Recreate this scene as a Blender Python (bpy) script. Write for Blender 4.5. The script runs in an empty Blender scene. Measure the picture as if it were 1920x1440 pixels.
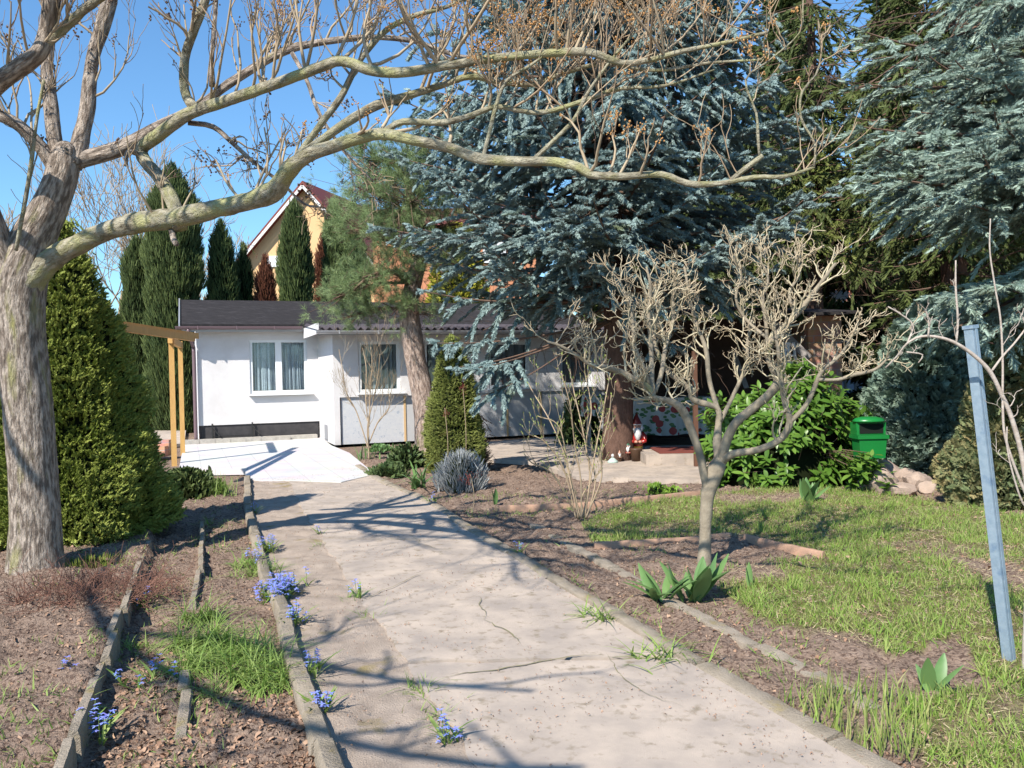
import bpy, math, random
import numpy as np
from mathutils import Vector, Matrix
SC = bpy.context.scene
COL = SC.collection
rad = math.radians
# ---------------------------------------------------------------- camera
F = 1550.0            # focal length in photograph pixels (1920 wide)
CAMZ = 1.6
PITCH = math.atan(20/F); ROLL = rad(1.2)
_fw = np.array([0, math.cos(PITCH), -math.sin(PITCH)])
_up0 = np.array([0, math.sin(PITCH), math.cos(PITCH)]); _rt0 = np.array([1.0, 0, 0])
_rt = _rt0*math.cos(ROLL) - _up0*math.sin(ROLL)
_up = _up0*math.cos(ROLL) + _rt0*math.sin(ROLL)
cam_data = bpy.data.cameras.new("camera"); cam = bpy.data.objects.new("camera", cam_data); COL.objects.link(cam)
cam_data.sensor_width = 36; cam_data.lens = F/1920*36; cam_data.clip_start = 0.05; cam_data.clip_end = 2000
cam.matrix_world = Matrix(((_rt[0], _up[0], -_fw[0], 0), (_rt[1], _up[1], -_fw[1], 0), (_rt[2], _up[2], -_fw[2], CAMZ), (0, 0, 0, 1)))
SC.camera = cam
# ---------------------------------------------------------------- sky, sun, exposure
SUN_EL, SUN_AZ = 44.0, 32.0      # light travels forward and 32 degrees to the right
world = bpy.data.worlds.new("World"); SC.world = world; world.use_nodes = True
nt = world.node_tree; bg = nt.nodes["Background"]
sky = nt.nodes.new("ShaderNodeTexSky"); sky.sky_type = 'NISHITA'; sky.sun_disc = False
sky.sun_elevation = rad(SUN_EL); sky.sun_rotation = rad(180+SUN_AZ)
sky.altitude = 200; sky.air_density = 1.15; sky.dust_density = 0.15; sky.ozone_density = 2.2
_mg = nt.nodes.new("ShaderNodeMix"); _mg.data_type = 'RGBA'; _mg.blend_type = 'MULTIPLY'; _mg.inputs[0].default_value = 1; _mg.inputs[7].default_value = (.86, 1.24, 1.50, 1)
nt.links.new(sky.outputs[0], _mg.inputs[6]); nt.links.new(_mg.outputs[2], bg.inputs[0]); bg.inputs[1].default_value = 0.088
sl = bpy.data.lights.new("sun", 'SUN'); sl.energy = 5.0; sl.angle = rad(0.55); sl.color = (1, 0.94, 0.85)
sun = bpy.data.objects.new("sun", sl); COL.objects.link(sun)
_d = Vector((math.sin(rad(SUN_AZ))*math.cos(rad(SUN_EL)), math.cos(rad(SUN_AZ))*math.cos(rad(SUN_EL)), -math.sin(rad(SUN_EL))))
sun.rotation_euler = _d.to_track_quat('-Z', 'Y').to_euler(); sun.location = (-6, -10, 12)
SC.view_settings.view_transform = 'Standard'; SC.view_settings.look = 'None'
SC.view_settings.exposure = 0.63; SC.view_settings.gamma = 1
SC.render.engine = 'CYCLES'
SC.cycles.max_bounces = 5; SC.cycles.diffuse_bounces = 1; SC.cycles.transparent_max_bounces = 8
SC.cycles.use_denoising = True
# ---------------------------------------------------------------- helpers
def ray(px, py):
    d = (px-960)/F*_rt - (py-720)/F*_up + _fw
    return d
def P(px, py, D):
    d = ray(px, py); return np.array([0, 0, CAMZ]) + d*(D/d[1])
def G(px, py, z=0.0):
    d = ray(px, py); return np.array([0, 0, CAMZ]) + d*((z-CAMZ)/d[2])
def rng(seed): return np.random.default_rng(seed)
def _hash(ix, iy, iz, seed):
    h = (ix.astype(np.int64)*374761393 + iy.astype(np.int64)*668265263 + iz.astype(np.int64)*2147483647 + seed*1274126177) & 0xffffffff
    h = ((h ^ (h >> 13))*1274126177) & 0xffffffff
    h = h ^ (h >> 16)
    return (h & 0xffff)/65535.0
def vnoise(p, seed=0):
    p = np.asarray(p, float); i = np.floor(p).astype(np.int64); f = p-i; f = f*f*(3-2*f)
    r = 0
    for a in (0, 1):
        wx = f[..., 0] if a else 1-f[..., 0]
        for b in (0, 1):
            wy = f[..., 1] if b else 1-f[..., 1]
            for c in (0, 1):
                wz = f[..., 2] if c else 1-f[..., 2]
                r = r + wx*wy*wz*_hash(i[..., 0]+a, i[..., 1]+b, i[..., 2]+c, seed)
    return r
def fbm(p, o=4, seed=0):
    p = np.asarray(p, float); r = 0; a = .5; s = 0
    for k in range(o):
        r = r + a*vnoise(p*(2**k), seed+k*17); s += a; a *= .5
    return r/s
def norm(v): return v/np.maximum(np.linalg.norm(v, axis=-1, keepdims=True), 1e-9)

class Geo:
    def __init__(s): s.V = []; s.F = {3: [], 4: []}; s.T = []; s.B = []; s.M = {3: [], 4: []}; s.n = 0
    def add(s, V, Fc, tint=0.5, bk=None, m=0):
        V = np.asarray(V, float).reshape(-1, 3); Fc = np.asarray(Fc, np.int64)
        s.V.append(V); t = np.broadcast_to(np.asarray(tint, float), (len(V),)); s.T.append(t)
        s.B.append(V if bk is None else bk)
        k = Fc.shape[1]; s.F[k].append(Fc+s.n); s.M[k].append(np.full(len(Fc), m)); s.n += len(V)
        return s
    def box(s, a, b, m=0, ax=None, tint=.5):
        a = np.array(a, float); b = np.array(b, float)
        lo, hi = np.minimum(a, b), np.maximum(a, b)
        V = np.array([[x, y, z] for x in (lo[0], hi[0]) for y in (lo[1], hi[1]) for z in (lo[2], hi[2])])
        if ax is not None: V = ax(V)
        Fc = [[0, 1, 3, 2], [4, 6, 7, 5], [0, 4, 5, 1], [2, 3, 7, 6], [0, 2, 6, 4], [1, 5, 7, 3]]
        return s.add(V, Fc, m=m, tint=tint)
    def beam(s, p, q, w, h, m=0, up=(0, 0, 1), tint=.5):
        p = np.array(p, float); q = np.array(q, float); d = norm(q-p); r = np.cross(d, up)
        if np.linalg.norm(r) < 1e-3: r = np.cross(d, (1, 0, 0))
        r = norm(r); u = np.cross(r, d)
        V = np.array([e + a*r*w/2 + b*u*h/2 for e in (p, q) for a, b in ((-1, -1), (1, -1), (1, 1), (-1, 1))])
        return s.add(V, [[0, 3, 2, 1], [4, 5, 6, 7], [0, 1, 5, 4], [1, 2, 6, 5], [2, 3, 7, 6], [3, 0, 4, 7]], m=m, tint=tint)
    def tube(s, pts, rr, n=8, m=0, tint=.5, lump=0, seed=0, cap=True):
        pts = np.asarray(pts, float); k = len(pts); rr = np.broadcast_to(np.asarray(rr, float), (k,))
        t = norm(np.gradient(pts, axis=0))
        ref = np.array([0.31, 0.92, 0.24]) if abs(np.dot(norm(pts[-1]-pts[0]), [0.31, .92, .24])) < .85 else np.array([1.0, 0, 0])
        a = norm(np.cross(t, ref)); b = np.cross(t, a)
        th = np.arange(n)/n*2*math.pi; c, sn = np.cos(th), np.sin(th)
        L = np.concatenate([[0], np.cumsum(np.linalg.norm(np.diff(pts, axis=0), axis=1))])
        off = a[:, None]*c[None, :, None] + b[:, None]*sn[None, :, None]
        R_ = np.repeat(rr[:, None], n, 1)
        rm = max(rr.mean(), 1e-4)
        bk = np.stack([c[None]*R_, sn[None]*R_, np.repeat(L[:, None], n, 1)], -1)
        if lump:
            R_ = R_*(1+lump*(fbm(bk/np.array([rm, rm, rm*3])*1.3+seed*7.3, 3, seed)-.5)*2)
        V = pts[:, None]+off*R_[..., None]
        i = np.arange(k-1)[:, None]*n + np.arange(n)[None]; j = np.arange(k-1)[:, None]*n + (np.arange(n)+1)[None] % n
        Fc = np.stack([i, j, j+n, i+n], -1).reshape(-1, 4)
        n0 = s.n; s.add(V, Fc, tint=tint, bk=bk.reshape(-1, 3), m=m)
        if cap:
            for e, ring in ((0, range(n)), (k-1, range(n-1, -1, -1))):
                idx = [e*n+q for q in ring]; Vc = V[e].mean(0, keepdims=True)
                o = n0-s.n
                Fq = np.array([[0, idx[(q+1) % n]+o, idx[q]+o] for q in range(n)])
                s.add(Vc, Fq, tint=tint, bk=bk[e].mean(0, keepdims=True), m=m)
        return s
    def lathe(s, prof, c=(0, 0, 0), n=16, m=0, sx=1, sy=1, tint=.5):
        prof = np.array(prof, float); k = len(prof); th = np.arange(n)/n*2*math.pi
        V = np.stack([prof[:, :1]*np.cos(th)*sx, prof[:, :1]*np.sin(th)*sy, np.repeat(prof[:, 1:], n, 1)], -1)+np.array(c)
        i = np.arange(k-1)[:, None]*n+np.arange(n)[None]; j = np.arange(k-1)[:, None]*n+(np.arange(n)+1)[None] % n
        return s.add(V, np.stack([i, j, j+n, i+n], -1).reshape(-1, 4), m=m, tint=tint)
    def rep(s, proto, pos, R, scl, tint=.5, m=0):
        pV, pF = proto; pos = np.asarray(pos, float); N = len(pos)
        if N == 0: return s
        scl = np.asarray(scl, float)
        if scl.ndim == 0: scl = np.full(N, float(scl))
        if scl.ndim == 1: scl = np.repeat(scl[:, None], 3, 1)
        V = np.einsum('nij,nvj->nvi', R, pV[None]*scl[:, None, :]) + pos[:, None]
        tt = np.broadcast_to(np.asarray(tint, float), (N,))
        fl = np.asarray(pF); Fc = (fl[None]+(np.arange(N)*len(pV))[:, None, None]).reshape(-1, fl.shape[1])
        bk = np.broadcast_to(pV[None], V.shape).reshape(-1, 3)
        return s.add(V.reshape(-1, 3), Fc, tint=np.repeat(tt, len(pV)), bk=bk, m=m)
    def build(s, name, mats, base=(0, 0, 0), parent=None, smooth=True, bk=False, sharp=None):
        V = np.concatenate(s.V) - np.array(base, float)
        me = bpy.data.meshes.new(name)
        f3 = np.concatenate(s.F[3]) if s.F[3] else np.zeros((0, 3), np.int64)
        f4 = np.concatenate(s.F[4]) if s.F[4] else np.zeros((0, 4), np.int64)
        m = np.concatenate([x for k in (3, 4) for x in s.M[k]]) if s.n else np.zeros(0)
        loops = np.concatenate([f3.ravel(), f4.ravel()]).astype(np.int32)
        nf = len(f3)+len(f4)
        starts = np.concatenate([np.arange(len(f3))*3, len(f3)*3+np.arange(len(f4))*4]).astype(np.int32)
        me.vertices.add(len(V)); me.vertices.foreach_set("co", V.astype(np.float32).ravel())
        me.loops.add(len(loops)); me.loops.foreach_set("vertex_index", loops)
        me.polygons.add(nf); me.polygons.foreach_set("loop_start", starts)
        me.update(calc_edges=True)
        me.polygons.foreach_set("use_smooth", np.full(nf, bool(smooth)))
        if not isinstance(mats, (list, tuple)): mats = [mats]
        for q in mats: me.materials.append(q)
        if len(mats) > 1: me.polygons.foreach_set("material_index", m.astype(np.int32))
        a = me.attributes.new("tint", 'FLOAT', 'POINT'); a.data.foreach_set("value", np.concatenate(s.T).astype(np.float32))
        if bk:
            a = me.attributes.new("bk", 'FLOAT_VECTOR', 'POINT'); a.data.foreach_set("vector", np.concatenate(s.B).astype(np.float32).ravel())
        if sharp is not None and smooth:
            me.set_sharp_from_angle(angle=rad(sharp))
        me.update()
        o = bpy.data.objects.new(name, me); COL.objects.link(o)
        if parent is not None: o.parent = parent
        else: o.location = base
        return o
def tag(o, label=None, cat=None, group=None, kind=None):
    for k, v in (("label", label), ("category", cat), ("group", group), ("kind", kind)):
        if v: o[k] = v
    return o
def thing(name, loc, label, cat, group=None):
    o = bpy.data.objects.new(name, None); COL.objects.link(o); o.location = loc; o.empty_display_size = .1
    return tag(o, label, cat, group)
def dup(root, loc, rz=0, sc=1, label=None):
    r = root.copy(); COL.objects.link(r); r.location = loc; r.rotation_euler = (0, 0, rz); r.scale = (sc,)*3
    if label: r['label'] = label
    for ch in root.children:
        c = ch.copy(); COL.objects.link(c); c.parent = r
        for g in ch.children:
            d = g.copy(); COL.objects.link(d); d.parent = c
    return r
def frames(d, g, roll=None):
    """rotation matrices whose z axis follows d, random roll"""
    d = norm(np.asarray(d, float)); N = len(d)
    ref = np.where(np.abs(d[:, 2:3]) < .9, [[0, 0, 1.0]], [[1.0, 0, 0]])
    x = norm(np.cross(ref, d)); y = np.cross(d, x)
    a = g.uniform(0, 2*math.pi, N) if roll is None else np.broadcast_to(roll, (N,))
    c, s_ = np.cos(a)[:, None], np.sin(a)[:, None]
    return np.stack([x*c+y*s_, -x*s_+y*c, d], -1)
def inpoly(x, y, poly):
    x = np.asarray(x); r = np.zeros(x.shape, bool); n = len(poly)
    for i in range(n):
        x1, y1 = poly[i][:2]; x2, y2 = poly[(i+1) % n][:2]
        c = ((y1 > y) != (y2 > y)) & (x < (x2-x1)*(y-y1)/(y2-y1+1e-12)+x1)
        r ^= c
    return r
def spline(pts, step=0.08):
    """Catmull-Rom through rows of any width"""
    p = np.asarray(pts, float)
    if len(p) < 3: 
        n = max(2, int(np.linalg.norm(p[1, :3]-p[0, :3])/step)+1); t = np.linspace(0, 1, n)[:, None]; return p[0]*(1-t)+p[1]*t
    q = np.vstack([2*p[0]-p[1], p, 2*p[-1]-p[-2]]); out = []
    for i in range(1, len(q)-2):
        n = max(2, int(np.linalg.norm(q[i+1, :3]-q[i, :3])/step)+1)
        t = np.linspace(0, 1, n, endpoint=False)[:, None]
        a, b, c, d = q[i-1], q[i], q[i+1], q[i+2]
        out.append(.5*((2*b)+(-a+c)*t+(2*a-5*b+4*c-d)*t*t+(-a+3*b-3*c+d)*t**3))
    out.append(p[-1:]); return np.vstack(out)
def trace(pts, step=.06):
    """(px,py,D,half-width px) rows -> world points and radii"""
    w = np.array([list(P(a, b, D))+[r*D/F] for a, b, D, r in pts]); s = spline(w, step)
    return s[:, :3], np.maximum(s[:, 3], .002)
# ---------------------------------------------------------------- materials
def mat(name, c1, c2=None, scale=6, rough=.8, bump=0, bscale=40, co='Object', stretch=(1, 1, 1), tint=None, spec=.3, trans=0, c3=None, c3s=1.5, c3t=(.55, .7), det=6, metal=0, rp=(.3, .7), bd=.02):
    M = bpy.data.materials.new(name); M.use_nodes = True; t = M.node_tree; N = t.nodes; L = t.links
    b = N["Principled BSDF"]; b.inputs["Roughness"].default_value = rough; b.inputs["Specular IOR Level"].default_value = spec; b.inputs["Metallic"].default_value = metal
    if co == 'bk':
        tc = N.new("ShaderNodeAttribute"); tc.attribute_name = 'bk'; src = tc.outputs["Vector"]
    else:
        tc = N.new("ShaderNodeTexCoord"); src = tc.outputs[co]
    mp = N.new("ShaderNodeMapping"); mp.inputs["Scale"].default_value = stretch; L.new(src, mp.inputs[0]); src = mp.outputs[0]
    def noise(s, d=det, r=.6):
        n = N.new("ShaderNodeTexNoise"); n.inputs["Scale"].default_value = s; n.inputs["Detail"].default_value = d; n.inputs["Roughness"].default_value = r; L.new(src, n.inputs["Vector"]); return n.outputs["Fac"]
    def mixc(f, A, B):
        m = N.new("ShaderNodeMix"); m.data_type = 'RGBA'
        if isinstance(f, float): m.inputs[0].default_value = f
        else: L.new(f, m.inputs[0])
        for i, c in ((6, A), (7, B)):
            if isinstance(c, tuple): m.inputs[i].default_value = (*c, 1)
            else: L.new(c, m.inputs[i])
        return m.outputs[2]
    def ramp(f, a, bb):
        r = N.new("ShaderNodeMapRange"); r.inputs[1].default_value = a; r.inputs[2].default_value = bb; L.new(f, r.inputs[0]); return r.outputs[0]
    col = c1
    if c2: col = mixc(ramp(noise(scale), *rp), c1, c2)
    if tint:
        at = N.new("ShaderNodeAttribute"); at.attribute_name = 'tint'; col = mixc(at.outputs["Fac"], col, tint)
    if c3: col = mixc(ramp(noise(c3s), *c3t), col, c3)
    if isinstance(col, tuple): b.inputs["Base Color"].default_value = (*col, 1)
    else: L.new(col, b.inputs["Base Color"])
    if bump:
        bn = N.new("ShaderNodeBump"); bn.inputs["Strength"].default_value = min(1, bump); bn.inputs["Distance"].default_value = bd if bump <= 1 else bd*bump
        L.new(noise(bscale, 5, .65), bn.inputs["Height"]); L.new(bn.outputs[0], b.inputs["Normal"])
    if trans:
        tr = N.new("ShaderNodeBsdfTranslucent"); mx = N.new("ShaderNodeMixShader"); mx.inputs[0].default_value = trans
        if isinstance(col, tuple): tr.inputs[0].default_value = (*col, 1)
        else: L.new(col, tr.inputs[0])
        L.new(b.outputs[0], mx.inputs[1]); L.new(tr.outputs[0], mx.inputs[2]); L.new(mx.outputs[0], N["Material Output"].inputs[0])
    return M
# ---------------------------------------------------------------- leaf and needle shapes
def shoot_proto(n, nl, ang, w, seed, core=.12, flat=0, up=0):
    """unit-long shoot along z: n needle triangles round a tapering core"""
    g = rng(seed); V = []; Fc = []
    for i in range(n):
        s = .02+.98*(i+g.uniform(-.3, .3))/n; a = i*2.39996+g.uniform(-.3, .3); A = rad(ang+g.uniform(-12, 12)-(18*s))
        o = np.array([math.cos(a), math.sin(a)*(1-flat), 0]); tip = o*math.sin(A)*nl+np.array([0, 0, math.cos(A)*nl]); tip *= g.uniform(.8, 1.15)*(1.0-.25*s)
        if up: tip[1] += up*nl
        side = norm(np.cross(tip, g.normal(size=3)))*w/2; p = np.array([0, 0, s])
        k = len(V); V += [p-side, p+side, p+tip]; Fc.append([k, k+1, k+2])
    if core:
        k = len(V); 
        for z, r in ((0, core), (.75, core*.8)):
            for q in range(3): a = q*2.094; V.append(np.array([r*math.cos(a), r*math.sin(a), z]))
        V.append(np.array([0, 0, 1.02]))
        for q in range(3):
            r_ = (q+1) % 3; Fc += [[k+q, k+r_, k+3+r_], [k+q, k+3+r_, k+3+q], [k+3+q, k+3+r_, k+6]]
    return np.array(V), np.array(Fc)
def spray_proto(seed, n1=7, n2=5, w=.05):
    """flat branching cypress spray, unit long along z, lying in xz"""
    g = rng(seed); V = []; Fc = []
    def leaf(p, d, L, w):
        sd = norm(np.cross(d, [0, 1, 0]))*w/2; q = p+d*L
        k = len(V); V.extend([p-sd*.6, p+sd*.6, p+d*L*.5+sd+np.array([0, g.uniform(-.02, .02), 0]), q, p+d*L*.5-sd]); Fc.extend([[k, k+1, k+2], [k, k+2, k+4], [k+4, k+2, k+3]])
    leaf(np.zeros(3), np.array([0, 0, 1.0]), 1.0, w*1.2)
    for i in range(n1):
        s = .12+.8*i/n1
        for sg in (-1, 1):
            A = rad(g.uniform(35, 50)); d = np.array([sg*math.sin(A), g.uniform(-.15, .15)-.1, math.cos(A)]); L = .5*(1.05-s)+.1
            p = np.array([0, 0, s]); leaf(p, d, L, w)
            for j in range(n2):
                t = .25+.65*j/n2
                if L*(1-t) < .07: continue
                for s2 in (-1, 1):
                    B = rad(38)*s2; c, sn = math.cos(B), math.sin(B)
                    d2 = np.array([d[0]*c+d[2]*sn, d[1], -d[0]*sn+d[2]*c]); leaf(p+d*L*t, d2, .42*L*(1.1-t)+.03, w*.8)
    V = np.array(V); V[:, 1] -= .12*V[:, 2]**2+.25*V[:, 0]**2
    return V, np.array(Fc)
def leaf_proto(w=.35, fold=.12, curl=.15, seg=4):
    V = []; Fc = []
    for i in range(seg+1):
        t = i/seg; ww = w/2*math.sin(math.pi*min(1, (t*.93+.05)))**.8; z = t; y = -curl*t*t
        V += [[-ww, y+fold*ww*2, z], [0, y, z], [ww, y+fold*ww*2, z]]
    for i in range(seg):
        k = i*3; Fc += [[k, k+1, k+4, k+3], [k+1, k+2, k+5, k+4]]
    return np.array(V), np.array(Fc)
def blade_proto(bend=.35, w=.05, seg=3):
    V = []; Fc = []
    for i in range(seg+1):
        t = i/seg; ww = w/2*(1-t**1.6)+.001; V += [[-ww, bend*t*t, t*(1-.25*bend*t)], [ww, bend*t*t, t*(1-.25*bend*t)]]
    for i in range(seg): k = i*2; Fc.append([k, k+1, k+3, k+2])
    return np.array(V), np.array(Fc)
BLADES = [blade_proto(b, w) for b, w in ((.15, .06), (.4, .05), (.8, .05), (.25, .08))]
# ================================================================ materials shared
m_soil = mat('soil', (.39, .285, .215), (.23, .16, .12), 9, .95, 1.0, 60, c3=(.15, .17, .055), c3s=1.3, c3t=(.66, .76), spec=.1)
m_conc = mat('old_concrete', (.505, .415, .335), (.35, .295, .25), 2.8, .9, .35, 280, c3=(.26, .21, .15), c3s=13, c3t=(.56, .72), spec=.2, rp=(.36, .64))
m_sand = mat('gritty_sand', (.50, .405, .325), (.34, .27, .215), 5, .95, .8, 120, c3=(.26, .20, .055), c3s=2.2, c3t=(.60, .72), spec=.1)
m_kerb = mat('kerb_concrete', (.42, .35, .275), (.28, .235, .175), 7, .95, .8, 90, c3=(.33, .26, .11), c3s=4, c3t=(.6, .7), spec=.1)
m_terra = mat('terracotta', (.48, .29, .19), (.33, .21, .15), 9, .85, .3, 60)
m_grass = mat('grass_blade', (.15, .29, .04), (.25, .38, .06), 3, .65, tint=(.42, .40, .17), trans=.3, spec=.25)
m_dgrass = mat('tuft_blade', (.13, .25, .035), (.21, .34, .06), 5, .55, tint=(.36, .44, .14), trans=.3, spec=.3)
m_litter = mat('dry_leaf', (.30, .17, .11), (.17, .095, .06), 12, .85, tint=(.42, .28, .19), spec=.15)
m_rock = mat('field_stone', (.44, .335, .265), (.30, .23, .19), 6, .9, .8, 30)
m_bulb = mat('bulb_leaf', (.10, .21, .07), (.16, .28, .10), 8, .45, tint=(.18, .30, .09), trans=.25, spec=.4)
m_scilla = mat('blue_petal', (.17, .29, .80), (.33, .46, .90), 30, .6, trans=.2, tint=(.28, .22, .70))
m_white = mat('white_petal', (.8, .78, .75))
# ================================================================ ground geometry
LK = [(463, 900), (467, 963), (483, 1027), (500, 1100), (530, 1160), (550, 1243), (577, 1327), (612, 1440), (690, 1660), (860, 2200)]      # left kerb top
RK = [(672, 876), (712, 903), (790, 938), (830, 960), (873, 990), (957, 1040), (1050, 1100), (1160, 1162), (1290, 1240), (1450, 1335), (1625, 1435), (2100, 1720), (2900, 2200)]   # right kerb
SL = [(540, 905), (555, 940), (590, 1000), (640, 1085), (683, 1147), (717, 1193), (757, 1253), (797, 1310), (830, 1360), (880, 1440), (1010, 1660), (1300, 2200)]  # slab left edge
gp = lambda L: np.array([G(a, b)[:2] for a, b in L])
lk, rk, sle = gp(LK), gp(RK), gp(SL)
path_poly = np.vstack([lk, rk[::-1]])
TH = rad(21.5); hu = np.array([math.cos(TH), math.sin(TH), 0]); hv = np.array([-math.sin(TH), math.cos(TH), 0])
lawn_px = [(1090, 985), (1150, 955), (1320, 930), (1480, 915), (1620, 925), (1760, 945), (2000, 985), (2400, 1040), (2900, 1700), (1990, 1560), (1740, 1445), (1690, 1330), (1850, 1290), (1800, 1190), (1690, 1240), (1560, 1215), (1420, 1160), (1345, 1105), (1370, 1060), (1560, 1052), (1420, 1012), (1290, 1016), (1110, 1024)]
lawn = gp(lawn_px)
left_bed = gp([(283, 1040), (240, 1140), (200, 1253), (160, 1360), (125, 1450), (40, 1700), (-1500, 1700), (-1500, 1000), (0, 900), (283, 990)])
def zone(x, y):
    p3 = np.stack([x, y, np.zeros_like(x)], -1)
    return inpoly(x, y, lawn)*np.clip((fbm(p3*1.1, 3, 5)-.27)*5, 0, 1)
pave1 = gp([(325, 826), (600, 812), (640, 832), (712, 893), (645, 916), (455, 912), (325, 892)]); pave2 = gp([(893, 826), (1100, 806), (1430, 792), (1430, 910), (1310, 908), (1080, 903), (995, 873), (898, 868)])
def gheight(x, y):
    p3 = np.stack([x, y, np.zeros_like(x)], -1)
    h = (fbm(p3*2.2, 3, 11)-.5)*.10 + (fbm(p3*9, 3, 21)-.5)*.085+(fbm(p3*34, 2, 25)-.5)*.018
    h = h*np.where(y > 22, .3, 1)
    inp = inpoly(x, y, path_poly)
    h = np.where(inp, -.09, h)
    pv = inpoly(x, y, pave1) | inpoly(x, y, pave2)
    lb = inpoly(x, y, left_bed); h = np.where(lb, h+.10, h)
    lw = inpoly(x, y, lawn); h = np.where(lw, h*.55+.02, h)
    loc = np.stack([x, y], -1)-np.array([-4.19, 19.4]); t_ = loc@hu[:2]; s_ = loc@hv[:2]
    h = np.where((t_ > -4.2) & (t_ < 14) & (s_ > -3.4) | pv, -.07, h)
    return h
xs = np.concatenate([np.linspace(-120, -13, 20), np.arange(-12.5, -6, .16), np.arange(-6, 7, .035), np.arange(7, 14, .16), np.linspace(15, 120, 20)])
ys = np.concatenate([np.linspace(-30, .5, 12), np.arange(1.0, 3, .06)+0, 3+np.cumsum(np.linspace(.022, .07, 300)), ])
ys = np.concatenate([ys, np.linspace(ys[-1]+.6, 34, 40), np.linspace(37, 260, 30)])
X, Y = np.meshgrid(xs, ys); Z = gheight(X.ravel(), Y.ravel()); zz = zone(X.ravel(), Y.ravel())
i = np.arange(len(ys)-1)[:, None]*len(xs)+np.arange(len(xs)-1)[None]
g = Geo(); g.add(np.stack([X.ravel(), Y.ravel(), Z], -1), np.stack([i, i+1, i+1+len(xs), i+len(xs)], -1).reshape(-1, 4), tint=zz)
m_ground = mat('ground_soil', (.37, .27, .205), (.22, .155, .115), 11, .95, 1.6, 45, tint=(.18, .18, .06), c3=(.13, .085, .065), c3s=38, c3t=(.50, .60), spec=.08)
tag(g.build('ground', m_ground), kind='structure')
# path: sand strip and concrete slab
def strip(A, B, z, n=26, step=.05, rough_=.006, seed=1, tint=.5):
    a = spline(A, step*2); 
    ta = np.linspace(0, 1, 260)
    def resamp(L):
        L = spline(L, .1); d = np.concatenate([[0], np.cumsum(np.linalg.norm(np.diff(L, axis=0), axis=1))]); t = d/d[-1]
        return np.stack([np.interp(ta, t, L[:, k]) for k in range(L.shape[1])], -1)
    a, b = resamp(A), resamp(B); w = np.linspace(0, 1, n)[None, :, None]
    Q = a[:, None]*(1-w)+b[:, None]*w
    q3 = np.concatenate([Q, np.zeros(Q.shape[:2]+(1,))], -1)
    zz_ = z+(fbm(q3*6, 3, seed)-.5)*rough_*2
    V = np.concatenate([Q, zz_[..., None]], -1).reshape(-1, 3)
    i = np.arange(len(ta)-1)[:, None]*n+np.arange(n-1)[None]
    return Geo().add(V, np.stack([i, i+1, i+1+n, i+n], -1).reshape(-1, 4), tint=tint)
far = lambda L: np.vstack([L[:1]+(L[:1]-L[1:2])/np.linalg.norm(L[0]-L[1])*.02, L])
m_gap = m_sand
g = strip(lk, sle+np.array([.04, 0]), .017, 30, rough_=.022, seed=9); tag(g.build('path_verge', m_sand), kind='structure')
# slab in sections with open joints
jt_px = [((790, 1277), (1200, 1236)), ((640, 1133), (1000, 1077))]
def cutstrip():
    A = spline(sle+np.array([.02, 0]), .1); B = spline(rk-np.array([.05, 0]), .1)
    def rs(L, ta):
        d = np.concatenate([[0], np.cumsum(np.linalg.norm(np.diff(L, axis=0), axis=1))]); t = d/d[-1]
        return np.stack([np.interp(ta, t, L[:, k]) for k in range(2)], -1)
    def par(L, q):
        L = np.asarray(L); k = np.argmin(np.linalg.norm(L-q, axis=1)); return k/len(L)
    ends = [(0, 0)]
    for a, b in (((560, 948), (800, 948)), ((600, 1020), (925, 1022)), ((757, 1281), (1370, 1232)), ((1000, 1640), (2000, 1640))):
        ends.append((par(A, G(*a)[:2]), par(B, G(*b)[:2])))
    ends.append((1, 1)); root = thing('concrete_path', (0, 0, 0), 'cracked pale concrete garden path leading from the camera to the white terrace', 'path'); 
    for k in range(len(ends)-1):
        a0, b0 = ends[k]; a1, b1 = ends[k+1]; n = 60; gap = .0045
        ta = np.linspace(a0+gap*(k > 0), a1, n); tb = np.linspace(b0+gap*(k > 0), b1, n)
        a = rs(A, ta); b = rs(B, tb); m = 24; w = np.linspace(0, 1, m)[None, :, None]; Q = a[:, None]*(1-w)+b[:, None]*w
        q3 = np.concatenate([Q, np.zeros(Q.shape[:2]+(1,))], -1); q3b = q3.copy()
        jit = (fbm(q3*5, 3, 44+k)-.5)*.07; ew = np.zeros((n, m)); ew[0] = ew[-1] = 1; Q = Q+np.stack([0*jit, jit], -1)*ew[..., None]
        ew2 = np.zeros((n, m)); ew2[:, 0] = 1; Q = Q+np.stack([jit*1.4, 0*jit], -1)*ew2[..., None]
        z = .026+.004*(k % 2)+(fbm(q3b*1.5, 3, 71+k)-.5)*.012; low = z-.06
        V = np.concatenate([Q, z[..., None]], -1); i = np.arange(n-1)[:, None]*m+np.arange(m-1)[None]
        gg = Geo().add(V.reshape(-1, 3), np.stack([i, i+1, i+1+m, i+m], -1).reshape(-1, 4))
        rim = [(0, q) for q in range(m)]+[(q, m-1) for q in range(1, n)]+[(n-1, q) for q in range(m-2, -1, -1)]+[(q, 0) for q in range(n-2, 0, -1)]
        T = np.array([V[r, c] for r, c in rim]); Bm = T-np.array([0, 0, .07]); L_ = len(T)
        Fq = [[q, (q+1) % L_, (q+1) % L_+L_, q+L_] for q in range(L_)]
        gg.add(np.vstack([T, Bm]), Fq); gg.build('slab', m_conc, (0, 0, 0), root, smooth=False)
cutstrip()
m_crack = mat('crack_dirt', (.23, .18, .13), (.24, .23, .11), 30, .95)
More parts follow.
